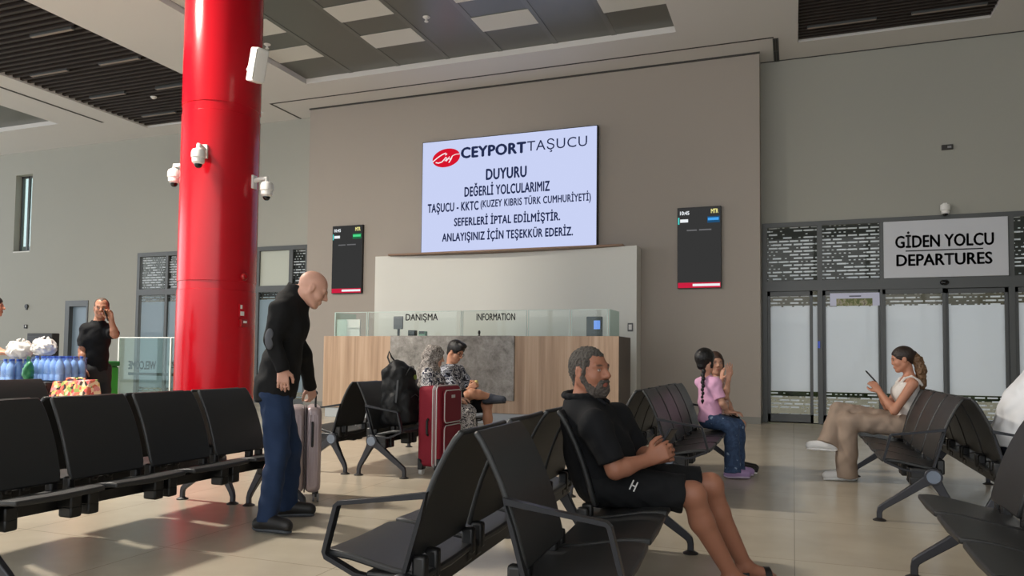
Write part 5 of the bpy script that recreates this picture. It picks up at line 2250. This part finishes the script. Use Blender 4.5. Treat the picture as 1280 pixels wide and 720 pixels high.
    hand(S, J['wrR'], (.6, .3, .5), (0, 1, 0), (0, 0, 1), curl=.6)
    hand(S, J['wrL'], (.6, -.3, .5), (0, -1, 0), (0, 0, 1), curl=.6)
    base = A([pelvis[0], pelvis[1], 0])
    body = organic('person', S, .0085, M_SKIN, None, base, 1, skin, H_.paint((30, 22, 20)))
    tag(body, 'seated dark haired young man in patterned shirt with one leg crossed', 'person')
    Q = SDF()
    Q.ell(H_(-.008, 0, .050), A([.116, .090, .104]), H_.F, .01)
    Q.ell(H_(.065, 0, .115), A([.05, .06, .035]), H_.F, .02)
    Q.cone(H_(-.06, 0, .0), H_(-.06, 0, -.04), .055, .045, .02)
    Q.ell(H_(.112, 0, -.03), A([.062, .12, .092]), H_.F, .008, '-')
    for y in (-1, 1):
        Q.ell(H_(.0, y * .09, -.02), A([.026, .03, .036]), H_.F, .005, '-')
    organic('hair', Q, .007, MATS['black_hair'], body, base)
    gm = MB()
    for y in (-1, 1):
        cc = H_(.102, y * .033, .003)
        gm.tube([cc + (H_.l * cos(a) * .022 + H_.u * sin(a) * .017) - base for a in np.linspace(0, 2 * pi, 15)], .0028, 6)
        gm.tube([H_(.100, y * .055, .006) - base, H_(.0, y * .084, .008) - base], .0028, 6)
    gm.build('glasses', M_BLACK, body)
    C = SDF()
    torso(C, T, .012, k=1.0)
    for s_ in 'RL':
        C.cone(J['sh' + s_], J['sh' + s_] + (J['el' + s_] - J['sh' + s_]) * .82, .072, .068, .04, cut='1')
    C.noise(.005, .12, 3)
    organic('shirt', C, .009, pattern_mat('shirt_print', [(0, (22, 24, 34)), (.44, (48, 54, 84)), (.50, (214, 216, 222)), (.58, (30, 32, 44)), (.63, (160, 164, 176))], 10, dist=3), body, base)
    D = SDF()
    D.ell(pelvis, A([.12, .165, .11]), T.PF, .05)
    for s_, q in (('R', .80), ('L', .88)):
        h, kn = J['hip' + s_], J['kn' + s_]
        D.cone(h, h + (kn - h) * q, .104, .092, .04, cut='1')
    D.noise(.004, .1, 3)
    organic('shorts', D, .009, K_BLACK2, body, base)
    SK = mat('dark_grey_knit', (58, 62, 72), .8)
    for s_, dr in (('R', A([.95, .1, -.18])), ('L', A([.97, -.1, -.25]))):
        an = J['an' + s_]
        Q = SDF()
        shoe(Q, an, an + unit(dr) * .20, 1.0, .03)
        so = organic('shoe', Q, .008, SK, body, base)
        Q = SDF()
        sole(Q, an, an + unit(dr) * .20, 1.0, .016)
        organic('sole', Q, .008, MATS['black_plastic'], so, base)
    sn = thing('snack', 'small pale yellow snack held by the young man with glasses', 'food', (J['wrR'] + J['wrL']) / 2 + A([.07, 0, .07]))
    MB().ball((0, 0, 0), .025, .03, .035, 12).build('bite', mat('snack_yellow', (226, 206, 130), .6), sn)
    MB().lathe([(.02, -.06), (.028, -.02), (.03, .0)], (0, 0, 0), 12).build('wrapper', mat('snack_wrap', (214, 196, 150), .6), sn)


couple()


# ================================================================== the man on the phone by the luggage
def phone_man():
    skin = (168, 118, 94)
    Y0 = 6.62
    neck = A(at(123, 403, Y0))
    pelvis = A(at(119, 463, Y0))
    J = dict(neck=neck, pelvis=pelvis)
    J['shR'] = A(at(108, 412, Y0 - .10))
    J['shL'] = A(at(132, 411, Y0 + .14))
    J['elR'] = A(at(102.5, 438, Y0 - .14))
    J['wrR'] = A(at(103.5, 460, Y0 - .20))
    J['elL'] = A(at(144, 419, Y0 - .02))
    J['wrL'] = A(at(139, 400, Y0 - .06))
    lh = unit(J['shL'] - J['shR'])
    lh[2] = 0
    J['hipR'] = pelvis - lh * .09
    J['hipL'] = pelvis + lh * .09
    for s_, y in (('R', -1), ('L', 1)):
        J['kn' + s_] = pelvis + lh * y * .11
        J['kn' + s_][2] = .50
        J['an' + s_] = pelvis + lh * y * .12
        J['an' + s_][2] = .095
    T = Frame(J)
    fw = unit(A([.72, -.66, -.08]))
    H_ = Head(A(at(127, 385, Y0)), fw, (0, 0, 1), 1.0)
    S = SDF()
    torso(S, T, -.010, belly=.0, k=.9)
    S.cone(neck, H_(-.025, 0, -.055), .058, .056, .03)
    H_.build(S, nose=1.1)
    for s_ in 'RL':
        arm(S, J['sh' + s_], J['el' + s_], J['wr' + s_])
        leg(S, J['hip' + s_], J['kn' + s_], J['an' + s_])
    hand(S, J['wrR'], (.05, -.1, -1), lh, fw, curl=.4)
    hand(S, J['wrL'], (-.25, -.05, 1), -lh * .7 + fw * .3, -fw, curl=.6)
    base = A([pelvis[0], pelvis[1], 0])
    body = organic('person', S, .008, M_SKIN, None, base, 1, skin, H_.paint((70, 54, 44)))
    tag(body, 'standing man in black polo shirt talking on a phone', 'person')
    Q = SDF()
    Q.ell(H_(-.018, 0, .033), A([.104, .0825, .092]), H_.F, .01)
    Q.cone(H_(-.07, 0, .0), H_(-.066, 0, -.045), .05, .042, .02)
    for y in (-1, 1):
        Q.ell(H_(.075, y * .05, .075), A([.05, .034, .05]), H_.F, .01, '-')
    Q.ell(H_(.11, 0, -.03), A([.068, .12, .105]), H_.F, .008, '-')
    for y in (-1, 1):
        Q.ell(H_(.0, y * .09, -.015), A([.026, .03, .036]), H_.F, .005, '-')
    organic('hair', Q, .007, mat('brown_grey_hair', (74, 58, 46), .6, bump=.7, bscale=120), body, base)
    C = SDF()
    torso(C, T, .008, belly=.01, k=.92)
    for s_ in 'RL':
        C.cone(J['sh' + s_], J['sh' + s_] + (J['el' + s_] - J['sh' + s_]) * .82, .070, .066, .04, cut='1')
    C.cone(neck - T.up * .06, neck + T.up * .02, .08, .072, .02, cut='1')
    C.cone(neck - T.up * .0, neck + T.up * .1, .058, .058, .003, '-')
    C.plane(pelvis - A([0, 0, .04]), (0, 0, -1))
    C.noise(.004, .12, 3)
    organic('polo_shirt', C, .0085, K_BLACK, body, base)
    D = SDF()
    D.ell(pelvis - A([0, 0, .03]), A([.118, .165, .12]), T.PF, .05)
    for s_ in 'RL':
        D.cone(J['hip' + s_], J['kn' + s_], .102, .085, .04)
        D.cone(J['kn' + s_], J['an' + s_] + A([0, 0, -.04]), .084, .075, .03, cut='1')
    D.noise(.004, .12, 5)
    organic('trousers', D, .009, cloth_mat('dark_grey_trousers', (48, 49, 52)), body, base)
    for s_ in 'RL':
        an = J['an' + s_]
        Q = SDF()
        shoe(Q, an, an + unit(A([fw[0], fw[1], 0])) * .20 - A([0, 0, .05]), 1.0)
        organic('shoe', Q, .009, MATS['black_leather'], body, base)
    ph = thing('phone', 'black phone pressed to the ear of the standing man in black', 'phone', J['wrL'] + A([-.045, -.03, .06]))
    R_ = Matrix.Rotation(radians(35), 3, 'Z') @ Matrix.Rotation(radians(-20), 3, 'Y')
    MB().obox((0, 0, 0), (.011, .07, .15), R_).build('case', M_BLACK, ph, bevel=.004)
    MB().obox(R_ @ Vector((.0065, 0, .05)), (.002, .02, .02), R_).build('lens', M_LENS, ph)
    pp = thing('paper_slip', 'folded white paper in the lowered hand of the standing phone man', 'paper', J['wrR'] + A([.02, -.03, -.10]))
    MB().obox((0, 0, -.03), (.07, .004, .12), Matrix.Rotation(.3, 3, 'Y') @ Matrix.Rotation(-.5, 3, 'Z')).build('sheet', mat('paper_white', (232, 232, 230), .7), pp)


phone_man()


# ================================================================== the person in white at the right edge
def white_person():
    skin = (200, 150, 126)
    Y0 = 6.62
    pelvis = A(at(1266, 560, Y0))
    pelvis[2] = .60
    neck = pelvis + A([.27, .0, .53])
    J = dict(neck=neck, pelvis=pelvis)
    for s_, y in (('R', -1), ('L', 1)):
        J['sh' + s_] = neck + A([.02, y * .20, -.05])
        J['el' + s_] = J['sh' + s_] + A([.12, y * .05, -.27])
        J['wr' + s_] = J['el' + s_] + A([.20, -y * .10, -.08])
        J['hip' + s_] = pelvis + A([.02, y * .10, -.03])
        J['kn' + s_] = pelvis + A([.44, y * .14, -.06])
        J['an' + s_] = pelvis + A([.46, y * .15, 0])
        J['an' + s_][2] = .095
    T = Frame(J)
    H_ = Head(neck + A([.09, 0, .15]), (1, 0, -.35), (.3, 0, 1), 1.03)
    S = SDF()
    torso(S, T, -.012, k=1.12, wide=1.08)
    S.cone(neck, H_(-.02, 0, -.055), .062, .06, .03)
    H_.build(S)
    for s_ in 'RL':
        arm(S, J['sh' + s_], J['el' + s_], J['wr' + s_], 1.05)
        leg(S, J['hip' + s_], J['kn' + s_], J['an' + s_], 1.05)
    hand(S, J['wrR'], (1, .3, -.2), (0, 1, -.2), (0, 0, 1), curl=.5)
    hand(S, J['wrL'], (1, -.3, -.2), (0, -1, -.2), (0, 0, 1), curl=.5)
    base = A([pelvis[0], pelvis[1], 0])
    body = organic('person', S, .009, M_SKIN, None, base, 1, skin, H_.paint((50, 40, 34)))
    tag(body, 'person in a white shirt leaning forward at the right edge', 'person')
    Q = SDF()
    Q.ell(H_(-.016, 0, .036), A([.106, .084, .094]), H_.F, .01)
    Q.ell(H_(.10, 0, -.03), A([.062, .12, .092]), H_.F, .008, '-')
    Q.cone(H_(-.06, 0, .0), H_(-.06, 0, -.04), .055, .045, .02)
    organic('hair', Q, .008, MATS['brown_hair'], body, base)
    C = SDF()
    torso(C, T, .024, k=1.18, belly=.02, wide=1.08, kk=.10)
    mid = (pelvis + neck) / 2
    C.ell(mid - T.f * .05, A([.14, .20, .26]), T.F, .08)
    for s_ in 'RL':
        C.cone(J['sh' + s_], J['sh' + s_] + (J['el' + s_] - J['sh' + s_]) * .8, .08, .078, .05, cut='1')
    C.plane(pelvis - A([0, 0, .05]), (-.1, 0, -1))
    C.noise(.007, .13, 7)
    organic('shirt', C, .009, cloth_mat('white_cotton', (236, 236, 238), bump=.2), body, base)
    D = SDF()
    D.ell(pelvis - A([0, 0, .03]), A([.135, .19, .11]), T.PF, .05)
    for s_ in 'RL':
        D.cone(J['hip' + s_], J['kn' + s_], .11, .088, .04)
        D.cone(J['kn' + s_], J['an' + s_] + A([0, 0, -.02]), .085, .075, .03, cut='1')
    organic('trousers', D, .010, cloth_mat('navy_trousers', (34, 38, 50)), body, base)
    for s_ in 'RL':
        an = J['an' + s_]
        Q = SDF()
        shoe(Q, an, an + A([.2, 0, -.05]), 1.0)
        organic('shoe', Q, .009, MATS['black_leather'], body, base)


white_person()


# ================================================================== the person cut off by the left edge
def edge_person():
    skin = (192, 142, 116)
    Y0 = 6.35
    neck = A(at(-24, 403, Y0))
    pelvis = A(at(-30, 468, Y0))
    J = dict(neck=neck, pelvis=pelvis)
    fw = unit(A([.70, .71, 0]))
    l = A([-fw[1], fw[0], 0])
    for s_, y in (('R', -1), ('L', 1)):
        J['sh' + s_] = neck + l * y * .19 + A([0, 0, -.05])
        J['el' + s_] = J['sh' + s_] + fw * .10 + l * y * .02 + A([0, 0, -.27])
        J['wr' + s_] = J['el' + s_] + fw * .17 - l * y * .05 + A([0, 0, -.06])
        if s_ == 'R':
            J['wrR'] = A(at(1, 441, 6.12))
            J['elR'] = (J['shR'] + J['wrR']) / 2 + A([-.06, -.02, -.12])
        J['hip' + s_] = pelvis + l * y * .09
        J['kn' + s_] = pelvis + l * y * .11
        J['kn' + s_][2] = .5
        J['an' + s_] = pelvis + l * y * .11
        J['an' + s_][2] = .095
    T = Frame(J)
    H_ = Head(A(at(-8, 383, Y0)), fw, (0, 0, 1), 1.0)
    S = SDF()
    torso(S, T, -.01)
    S.cone(neck, H_(-.025, 0, -.055), .056, .054, .03)
    H_.build(S)
    for s_ in 'RL':
        arm(S, J['sh' + s_], J['el' + s_], J['wr' + s_])
        leg(S, J['hip' + s_], J['kn' + s_], J['an' + s_])
        hand(S, J['wr' + s_], fw, (0, 0, -1), l * (1 if s_ == 'R' else -1), curl=.6)
    base = A([pelvis[0], pelvis[1], 0])
    body = organic('person', S, .010, M_SKIN, None, base, 1, skin, H_.paint((30, 24, 22)))
    tag(body, 'dark haired person cut off by the left edge behind the luggage', 'person')
    Q = SDF()
    Q.ell(H_(-.014, 0, .04), A([.112, .09, .098]), H_.F, .01)
    Q.cone(H_(-.06, 0, .0), H_(-.06, 0, -.04), .055, .045, .02)
    Q.ell(H_(.112, 0, -.03), A([.062, .12, .092]), H_.F, .008, '-')
    organic('hair', Q, .008, MATS['black_hair'], body, base)
    C = SDF()
    torso(C, T, .012)
    for s_ in 'RL':
        C.cone(J['sh' + s_], J['sh' + s_] + (J['el' + s_] - J['sh' + s_]) * .8, .07, .066, .04, cut='1')
    C.plane(pelvis - A([0, 0, .04]), (0, 0, -1))
    organic('shirt', C, .010, K_BLACK, body, base)
    D = SDF()
    D.ell(pelvis - A([0, 0, .03]), A([.118, .165, .12]), T.PF, .05)
    for s_ in 'RL':
        D.cone(J['hip' + s_], J['kn' + s_], .10, .085, .04)
        D.cone(J['kn' + s_], J['an' + s_] + A([0, 0, -.04]), .084, .075, .03, cut='1')
    organic('trousers', D, .011, MATS['navy_trousers'], body, base)
    for s_ in 'RL':
        an = J['an' + s_]
        Q = SDF()
        shoe(Q, an, an + fw * .20 - A([0, 0, .05]), 1.0)
        organic('shoe', Q, .010, MATS['black_leather'], body, base)


edge_person()
# ================================================================== luggage and loose things
# ---- pinkish silver cabin case behind the bald man
SV = mat('rose_silver_shell', (176, 160, 162), .34, metal=.35)
GR = mat('wheel_grey', (120, 116, 116), .5)


def shell_case(mb, x0, x1, y0, y1, z0, z1, ribs, rib_axis):
    mb.box(x0, x1, y0, y1, z0, z1)
    return mb


sc_ = thing('suitcase', 'rose silver hard shell suitcase held by the bald man', 'suitcase', (-3.80, 5.26, 0), radians(36))
MB().box(-.125, -.004, -.22, .22, .075, .765).build('shell', SV, sc_, bevel=.045, seg=5)
MB().box(.004, .125, -.22, .22, .075, .765).build('shell', SV, sc_, bevel=.045, seg=5)
MB().box(-.006, .006, -.214, .214, .08, .76).build('zip_band', mat('zip_dark', (92, 84, 86), .5), sc_, bevel=.03)
for side in (-1, 1):
    rb = MB()
    for k in range(7):
        y = -.165 + .055 * k
        rb.box(side * .122 - .004, side * .122 + .004, y - .008, y + .008, .14, .70)
    rb.build('ribs', SV, sc_, bevel=.003)
for k in range(2):
    pass
fr = MB()
for x in (-.095, -.065, -.035, .035, .065, .095):
    fr.box(x - .006, x + .006, -.2245, -.216, .13, .70)
fr.build('ribs', SV, sc_, bevel=.003)
MB().tube([(.055, -.222, .64), (.055, -.245, .63), (.055, -.245, .46), (.055, -.222, .45)], .010).build('side_handle', M_BLACK, sc_)
hn = MB()
for x in (-.0, .0):
    pass
hn.tube([(.075, -.19, .76), (.075, -.19, .865)], .008).tube([(.075, -.07, .76), (.075, -.07, .865)], .008)
hn.tube([(.075, -.20, .875), (.075, -.06, .875)], .016)
hn.build('pull_handle', M_BLACK, sc_)
for x in (-.09, .09):
    for y in (-.17, .17):
        f_w = MB().cyl((x, y, .04), (x, y, .082), .022).build('caster', M_BLACK, sc_)
        MB().cyl((x - .024, y, .034), (x - .008, y, .034), .034).cyl((x + .008, y, .034), (x + .024, y, .034), .034).build('wheel', GR, f_w)

# ---- red fabric case
RD = mat('wine_red_fabric', (132, 18, 40), .8, bump=.3, bscale=400)
RD2 = mat('wine_red_pocket', (112, 16, 36), .8, bump=.3, bscale=400)
PIP = mat('silver_piping', (190, 184, 184), .5)
rc = thing('suitcase', 'large wine red fabric suitcase with white piping beside the bench', 'suitcase', (-3.40, 6.98, 0))
MB().box(-.125, .115, -.26, .26, .085, .885).build('body', RD, rc, bevel=.04, seg=4)


def rrect(y0, y1, z0, z1, r, n=5):
    P = []
    for cy_, cz_, a0 in ((y1 - r, z1 - r, 0), (y0 + r, z1 - r, 90), (y0 + r, z0 + r, 180), (y1 - r, z0 + r, 270)):
        for k in range(n + 1):
            a = radians(a0 + 90 * k / n)
            P.append((cy_ + r * cos(a), cz_ + r * sin(a)))
    return P


for x in (.045, .085):
    pts = [(x, y, z) for y, z in rrect(-.262, .262, .083, .888, .045)]
    MB().tube(pts + [pts[0]], .007, 6).build('piping', PIP, rc)
MB().box(.055, .075, -.2615, .2615, .0835, .8865).build('zip_band', mat('zip_grey', (150, 146, 148), .5), rc, bevel=.02)
for (z0, z1) in ((.52, .84), (.13, .49)):
    pk = MB().box(.11, .150, -.19, .20, z0, z1).build('pocket', RD2, rc, bevel=.02, seg=3)
    pts = [(.142, y, z) for y, z in rrect(-.192, .202, z0 - .002, z1 + .002, .05)]
    MB().tube(pts + [pts[0]], .006, 6).build('piping', PIP, pk)
bd = MB().box(.149, .154, -.05, .03, .765, .795).build('badge', PIP, rc)
MB().tube([(-.005, -.262, .56), (-.005, -.285, .54), (-.005, -.285, .42), (-.005, -.262, .40)], .012).build('side_handle', M_BLACK, rc)
MB().tube([(0, -.07, .885), (0, -.06, .91), (0, .06, .91), (0, .07, .885)], .012).build('top_handle', M_BLACK, rc)
for x in (-.09, .09):
    for y in (-.21, .21):
        c_ = MB().box(x - .03, x + .03, y - .05, y + .03, .055, .17).build('caster', M_BLACK, rc, bevel=.012)
        MB().cyl((x - .018, y - .01, .033), (x + .018, y - .01, .033), .033).build('wheel', mat('white_wheel', (206, 204, 200), .5), c_)

# ---- backpack on the far bench
bpk = thing('backpack', 'full black backpack standing on a bench seat beside the red suitcase', 'backpack', (-3.745, 6.76, .470))
Q = SDF()
Q.box((-.02, 0, .31), (.075, .105, .245), None, .055, .02)
Q.ell((-.03, 0, .56), (.10, .125, .12), None, .05)
Q.box((.105, 0, .20), (.02, .085, .12), None, .04, .03)
Q.box((.09, 0, .42), (.015, .07, .06), None, .035, .03)
for y in (-1, 1):
    Q.ell((.0, y * .15, .20), (.07, .045, .15), None, .03)
Q.noise(.006, .11, 3)
organic('body', Q, .009, cloth_mat('black_nylon', (24, 25, 27), rough=.6, bump=.4, bscale=30), bpk)
zb = MB()
zb.tube([(.166, -.085, .30), (.172, 0, .33), (.166, .085, .30)], .005, 6).tube([(.11, -.10, .52), (.13, -.03, .61), (.13, .03, .61), (.11, .10, .52)], .005, 6)
zb.build('zipper', mat('zip_black', (60, 60, 62), .4), bpk)
MB().tube([(-.09, -.05, .62), (-.12, -.06, .70), (-.11, -.05, .76), (-.09, -.03, .70), (-.07, .0, .66)], .009, 8).build('grab_loop', M_BLACK, bpk)
for y in (-1, 1):
    MB().tube([(-.09, y * .08, .60), (-.12, y * .10, .45), (-.12, y * .11, .25), (-.09, y * .12, .10)], 1.0, flat=(.05, .012, (0, 1, 0))).build('shoulder_strap', M_BLACK, bpk)
MB().tube([(.05, -.14, .55), (.06, -.17, .40), (.05, -.18, .25)], 1.0, flat=(.022, .006, (1, 0, 0))).build('side_strap', M_BLACK, bpk)
MB().ball((.135, .06, .50), .018, .022, .03, 10).build('tag', mat('olive_tag', (120, 132, 60), .6), bpk)

# ---- luggage cart and its load
lc = thing('luggage_cart', 'long luggage cart loaded with bags and water packs behind the left benches', 'cart', (-7.62, 6.02, 0))
CT = mat('cart_steel', (140, 142, 146), .3, metal=.8)
MB().box(-.78, .78, -.27, .27, .20, .235).build('platform', CT, lc, bevel=.006)
rl = MB().tube([(-.78, -.26, .22), (-.86, -.26, .98), (-.86, .26, .98), (-.78, .26, .22)], .016)
rl.build('push_frame', CT, lc)
MB().tube([(-.862, -.20, .985), (-.862, .20, .985)], .024).build('grip', mat('grip_blue', (40, 70, 180), .5), lc)
for x in (-.65, .65):
    for y in (-.24, .24):
        w_ = MB().cyl((x, y - .02, .085), (x, y + .02, .085), .085).build('wheel', M_BLACK, lc)
        MB().box(x - .03, x + .03, y - .03, y + .03, .10, .202).build('fork', CT, w_)
crate = thing('crate', 'dark plastic crate on the luggage cart under the water packs', 'crate', (-7.78, 6.02, .236))
ck = MB().box(-.28, .28, -.24, .24, 0, .03)
for a_, b_, c_, d_ in ((-.28, .28, -.24, -.22), (-.28, .28, .22, .24), (-.28, -.26, -.24, .24), (.26, .28, -.24, .24)):
    ck.box(a_, b_, c_, d_, 0, .60)
ck.build('body', mat('crate_dark', (44, 48, 52), .6), crate)
MB().box(-.283, .283, -.245, .245, .585, .625).build('rim', MATS['crate_dark'], crate, bevel=.006)
hold = thing('suitcase', 'black suitcase on the luggage cart under the small water pack', 'suitcase', (-8.24, 6.02, .236))
MB().box(-.16, .155, -.22, .22, .0, .59).build('shell', M_BLACK, hold, bevel=.03, seg=3)
MB().box(-.162, .157, -.006, .006, .02, .58).build('zip_band', MATS['zip_black'], hold)
MB().tube([(-.16, -.08, .30), (-.185, -.07, .30), (-.185, .07, .30), (-.16, .08, .30)], .01).build('side_handle', M_BLACK, hold)
hb = thing('holdall', 'black holdall on the luggage cart under the patterned bag', 'bag', (-7.12, 5.98, .236))
Q = SDF()
Q.box((0, 0, .112), (.20, .14, .042), None, .07, .02)
Q.noise(.006, .14, 2)
organic('body', Q, .012, MATS['black_nylon'], hb)
MB().tube([(-.12, -.20, .15), (-.08, -.225, .20), (.08, -.225, .20), (.12, -.20, .15)], .010).build('handle', M_BLACK, hb)

WB = mat('water_blue', (176, 204, 244), .12, spec=.7)
CAPB = mat('cap_blue', (70, 110, 200), .4)
FILM = glass_mat('shrink_film', (.80, .87, .97), .5)
bottle_me = MB().lathe([(.030, 0), (.043, .006), (.043, .07), (.040, .075), (.043, .08), (.043, .17), (.030, .215), (.016, .235), (.016, .25)], n=14).mesh('bottle', WB)
cap_me = MB().lathe([(.019, .248), (.019, .272), (.0, .273)], n=12).mesh('cap', CAPB)


def water_pack(loc, nx, ny, label, rz=0, tilt=0):
    t = thing('water_pack', label, 'water bottles', loc, rz, 'shrink wrapped water packs on the cart')
    t.rotation_euler = (0, tilt, rz)
    for i in range(nx):
        for j in range(ny):
            b_ = bpy.data.objects.new('bottle', bottle_me)
            COL.objects.link(b_)
            b_.parent = t
            b_.location = ((i - (nx - 1) / 2) * .088, (j - (ny - 1) / 2) * .088, .002)
            c_ = bpy.data.objects.new('cap', cap_me)
            COL.objects.link(c_)
            c_.parent = b_
    w_, d_ = nx * .044 + .004, ny * .044 + .004
    Q = SDF()
    Q.box((0, 0, .13), (w_ - .02, d_ - .02, .115), None, .02, .0)
    Q.noise(.004, .07, 5)
    organic('film', Q, .013, FILM, t)


cz = .862
px = at(68, 458, 6.02).x
water_pack((px, 6.08, cz + .006), 5, 4, 'blue shrink wrapped water pack nearest the patterned bag')
px = -8.24
water_pack((px, 6.02, .828), 2, 4, 'small blue water pack at the left of the cart load')
gb = thing('green_bag', 'dark green and blue plastic bag between the two water packs', 'bag', (at(40, 450, 5.85).x, 5.81, .864))
Q = SDF()
Q.ell((0, 0, .075), (.06, .06, .08), None, .02)
Q.ell((.01, 0, .15), (.045, .05, .06), None, .03)
Q.noise(.008, .06, 6)
organic('body', Q, .009, mat('green_plastic', (44, 120, 78), .35, bump=.3, bscale=40), gb)
MB().tube([(-.02, 0, .22), (-.01, 0, .27), (.01, 0, .27), (.02, 0, .22)], .006, 6).build('knot', MATS['green_plastic'], gb)
WBG = mat('white_plastic_bag', (224, 218, 212), .45, bump=.6, bscale=26)


def plastic_bag(x, y, z, s, seed, label):
    t = thing('plastic_bag', label, 'bag', (x, y, z), 0, 'white plastic bags on the cart')
    Q = SDF()
    Q.ell((0, 0, .085 * s), (.13 * s, .13 * s, .095 * s), None, .03)
    Q.ell((.06 * s, .02, .12 * s), (.07 * s, .08 * s, .08 * s), None, .03)
    Q.ell((-.06 * s, -.02, .12 * s), (.06 * s, .08 * s, .09 * s), None, .03)
    Q.noise(.009, .06, seed)
    Q.plane((0, 0, .002), (0, 0, -1))
    organic('body', Q, .010, WBG, t)
    K_ = SDF()
    K_.path([(-.03, 0, .17 * s), (-.045, 0, .215 * s), (-.01, .01, .235 * s)], [.016, .010, .006], .01)
    K_.path([(.02, 0, .17 * s), (.05, 0, .22 * s), (.075, 0, .215 * s)], [.016, .010, .006], .01)
    K_.noise(.003, .04, seed)
    organic('handles', K_, .007, WBG, t)


plastic_bag(-8.24, 6.02, 1.106, .98, 3, 'white knotted plastic bag on the cart, the one nearer the left edge')
plastic_bag(at(50, 440, 6.05).x, 6.10, 1.146, .92, 8, 'white knotted plastic bag on the cart, the one over the water packs')
# patterned carrier bag
pbx = at(84, 482, 5.86).x + .07
pb_ = thing('shopping_bag', 'colourful food patterned shopping bag in front of the standing phone man', 'bag', (pbx, 5.90, .47))
PAT = pattern_mat('food_print', [(0, (226, 120, 96)), (.2, (240, 196, 120)), (.36, (60, 44, 40)), (.46, (232, 150, 150)), (.62, (250, 214, 180)), (.76, (216, 84, 84)), (.88, (150, 170, 90))], 27, 'voronoi')
MB().loft([[(-.26, -.10, 0), (.26, -.10, 0), (.26, .10, 0), (-.26, .10, 0)], [(-.27, -.11, .20), (.27, -.11, .22), (.27, .11, .22), (-.27, .11, .20)],
           [(-.265, -.06, .40), (.275, -.06, .43), (.275, .06, .43), (-.265, .06, .40)]]).build('body', PAT, pb_, bevel=.012)
for y in (-.055, .055):
    MB().tube([(-.08, y, .38), (-.06, y, .435), (.06, y, .44), (.08, y, .38)], 1.0, flat=(.025, .006, (1, 0, 0))).build('handle', PAT, pb_)

# ---- green bin and black cabinet
gx = at(135, 460, 8.6).x
gbn = thing('recycling_bin', 'tall green bin standing between the phone man and the glass panel', 'bin', (gx, 8.6, 0))
GN = mat('bin_green', (52, 142, 46), .4)
MB().box(-.11, .11, -.11, .11, .03, .98).build('body', GN, gbn, bevel=.03, seg=3)
MB().box(-.12, .12, -.12, .12, .98, 1.06).build('lid', mat('bin_green_dark', (30, 96, 40), .4), gbn, bevel=.02)
MB().box(-.10, .10, -.10, .10, 0, .03).build('base', M_BLACK, gbn)
MB().box(-.07, .07, -.115, -.105, .86, .93).build('slot', M_BLACK, gbn)
kx0, kx1 = at(35, 425, 8.8).x, at(66, 425, 8.8).x
kb = thing('cabinet', 'black upright cabinet standing behind the white plastic bags', 'cabinet', ((kx0 + kx1) / 2, 8.9, 0))
hwid = (kx1 - kx0) / 2
ztop = at(50, 416.5, 8.8).z
MB().box(-hwid, hwid, -.12, .02, .05, ztop).build('body', M_BLACK, kb, bevel=.008)
MB().box(-hwid + .03, hwid - .03, -.126, -.118, .10, ztop - .05).build('door', mat('cabinet_door', (26, 26, 28), .3), kb, bevel=.003)
MB().box(-hwid + .02, hwid - .02, -.10, .01, 0, .05).build('base', M_GROOVE, kb)

# ---- glass balustrade with lettering on its far side
YG = 9.3
for (a_, b_, txt, lab) in ((148, 212, 'WELCOME', 'glass balustrade panel lettered WELCOME seen from behind left of the column'),
                           (213, 276, 'HOŞ GELDİNİZ', 'glass balustrade panel partly hidden by the red column')):
    x0, x1 = at(a_, 440, YG).x, at(b_, 440, YG).x
    zt = at(180, 422, YG).z
    t = thing('glass_balustrade', lab, 'glass panel', ((x0 + x1) / 2, YG, 0))
    w_ = (x1 - x0) / 2
    MB().box(-w_ + .005, w_ - .005, -.006, .006, .08, zt).build('pane', M_GLASSG, t)
    MB().box(-w_, w_, -.03, .03, 0, .10).build('base_channel', CT, t, bevel=.004)
    MB().box(-w_, -w_ + .022, -.012, .012, .1, zt + .005).build('edge', mat('edge_white', (214, 220, 218), .3), t)
    MB().box(-w_, w_, -.010, .010, zt - .006, zt + .008).build('top_edge', MATS['edge_white'], t)
    GT = mat('film_grey', (34, 40, 42), .6)
    if txt == 'WELCOME':
        xa_, xb_ = at(160, 457, YG).x, at(194, 457, YG).x
        zc = at(177, 461.5, YG).z
        text_part('lettering', txt, GT, t, (xa_ - t.location.x, .010, zc), width=xb_ - xa_, height=.13, mirror=True, bold=.04)
        MB().box(xa_ - t.location.x, w_ - .03, .007, .010, zc - .10, zc - .055).build('film_strip', GT, t)
    else:
        zc = at(177, 461.5, YG).z
        text_part('lettering', txt, GT, t, (-w_ + .02, .010, zc), width=2 * w_ - .1, height=.16, mirror=True)
        MB().box(-w_ + .03, w_ - .05, .007, .010, zc - .10, zc - .055).build('film_strip', GT, t)
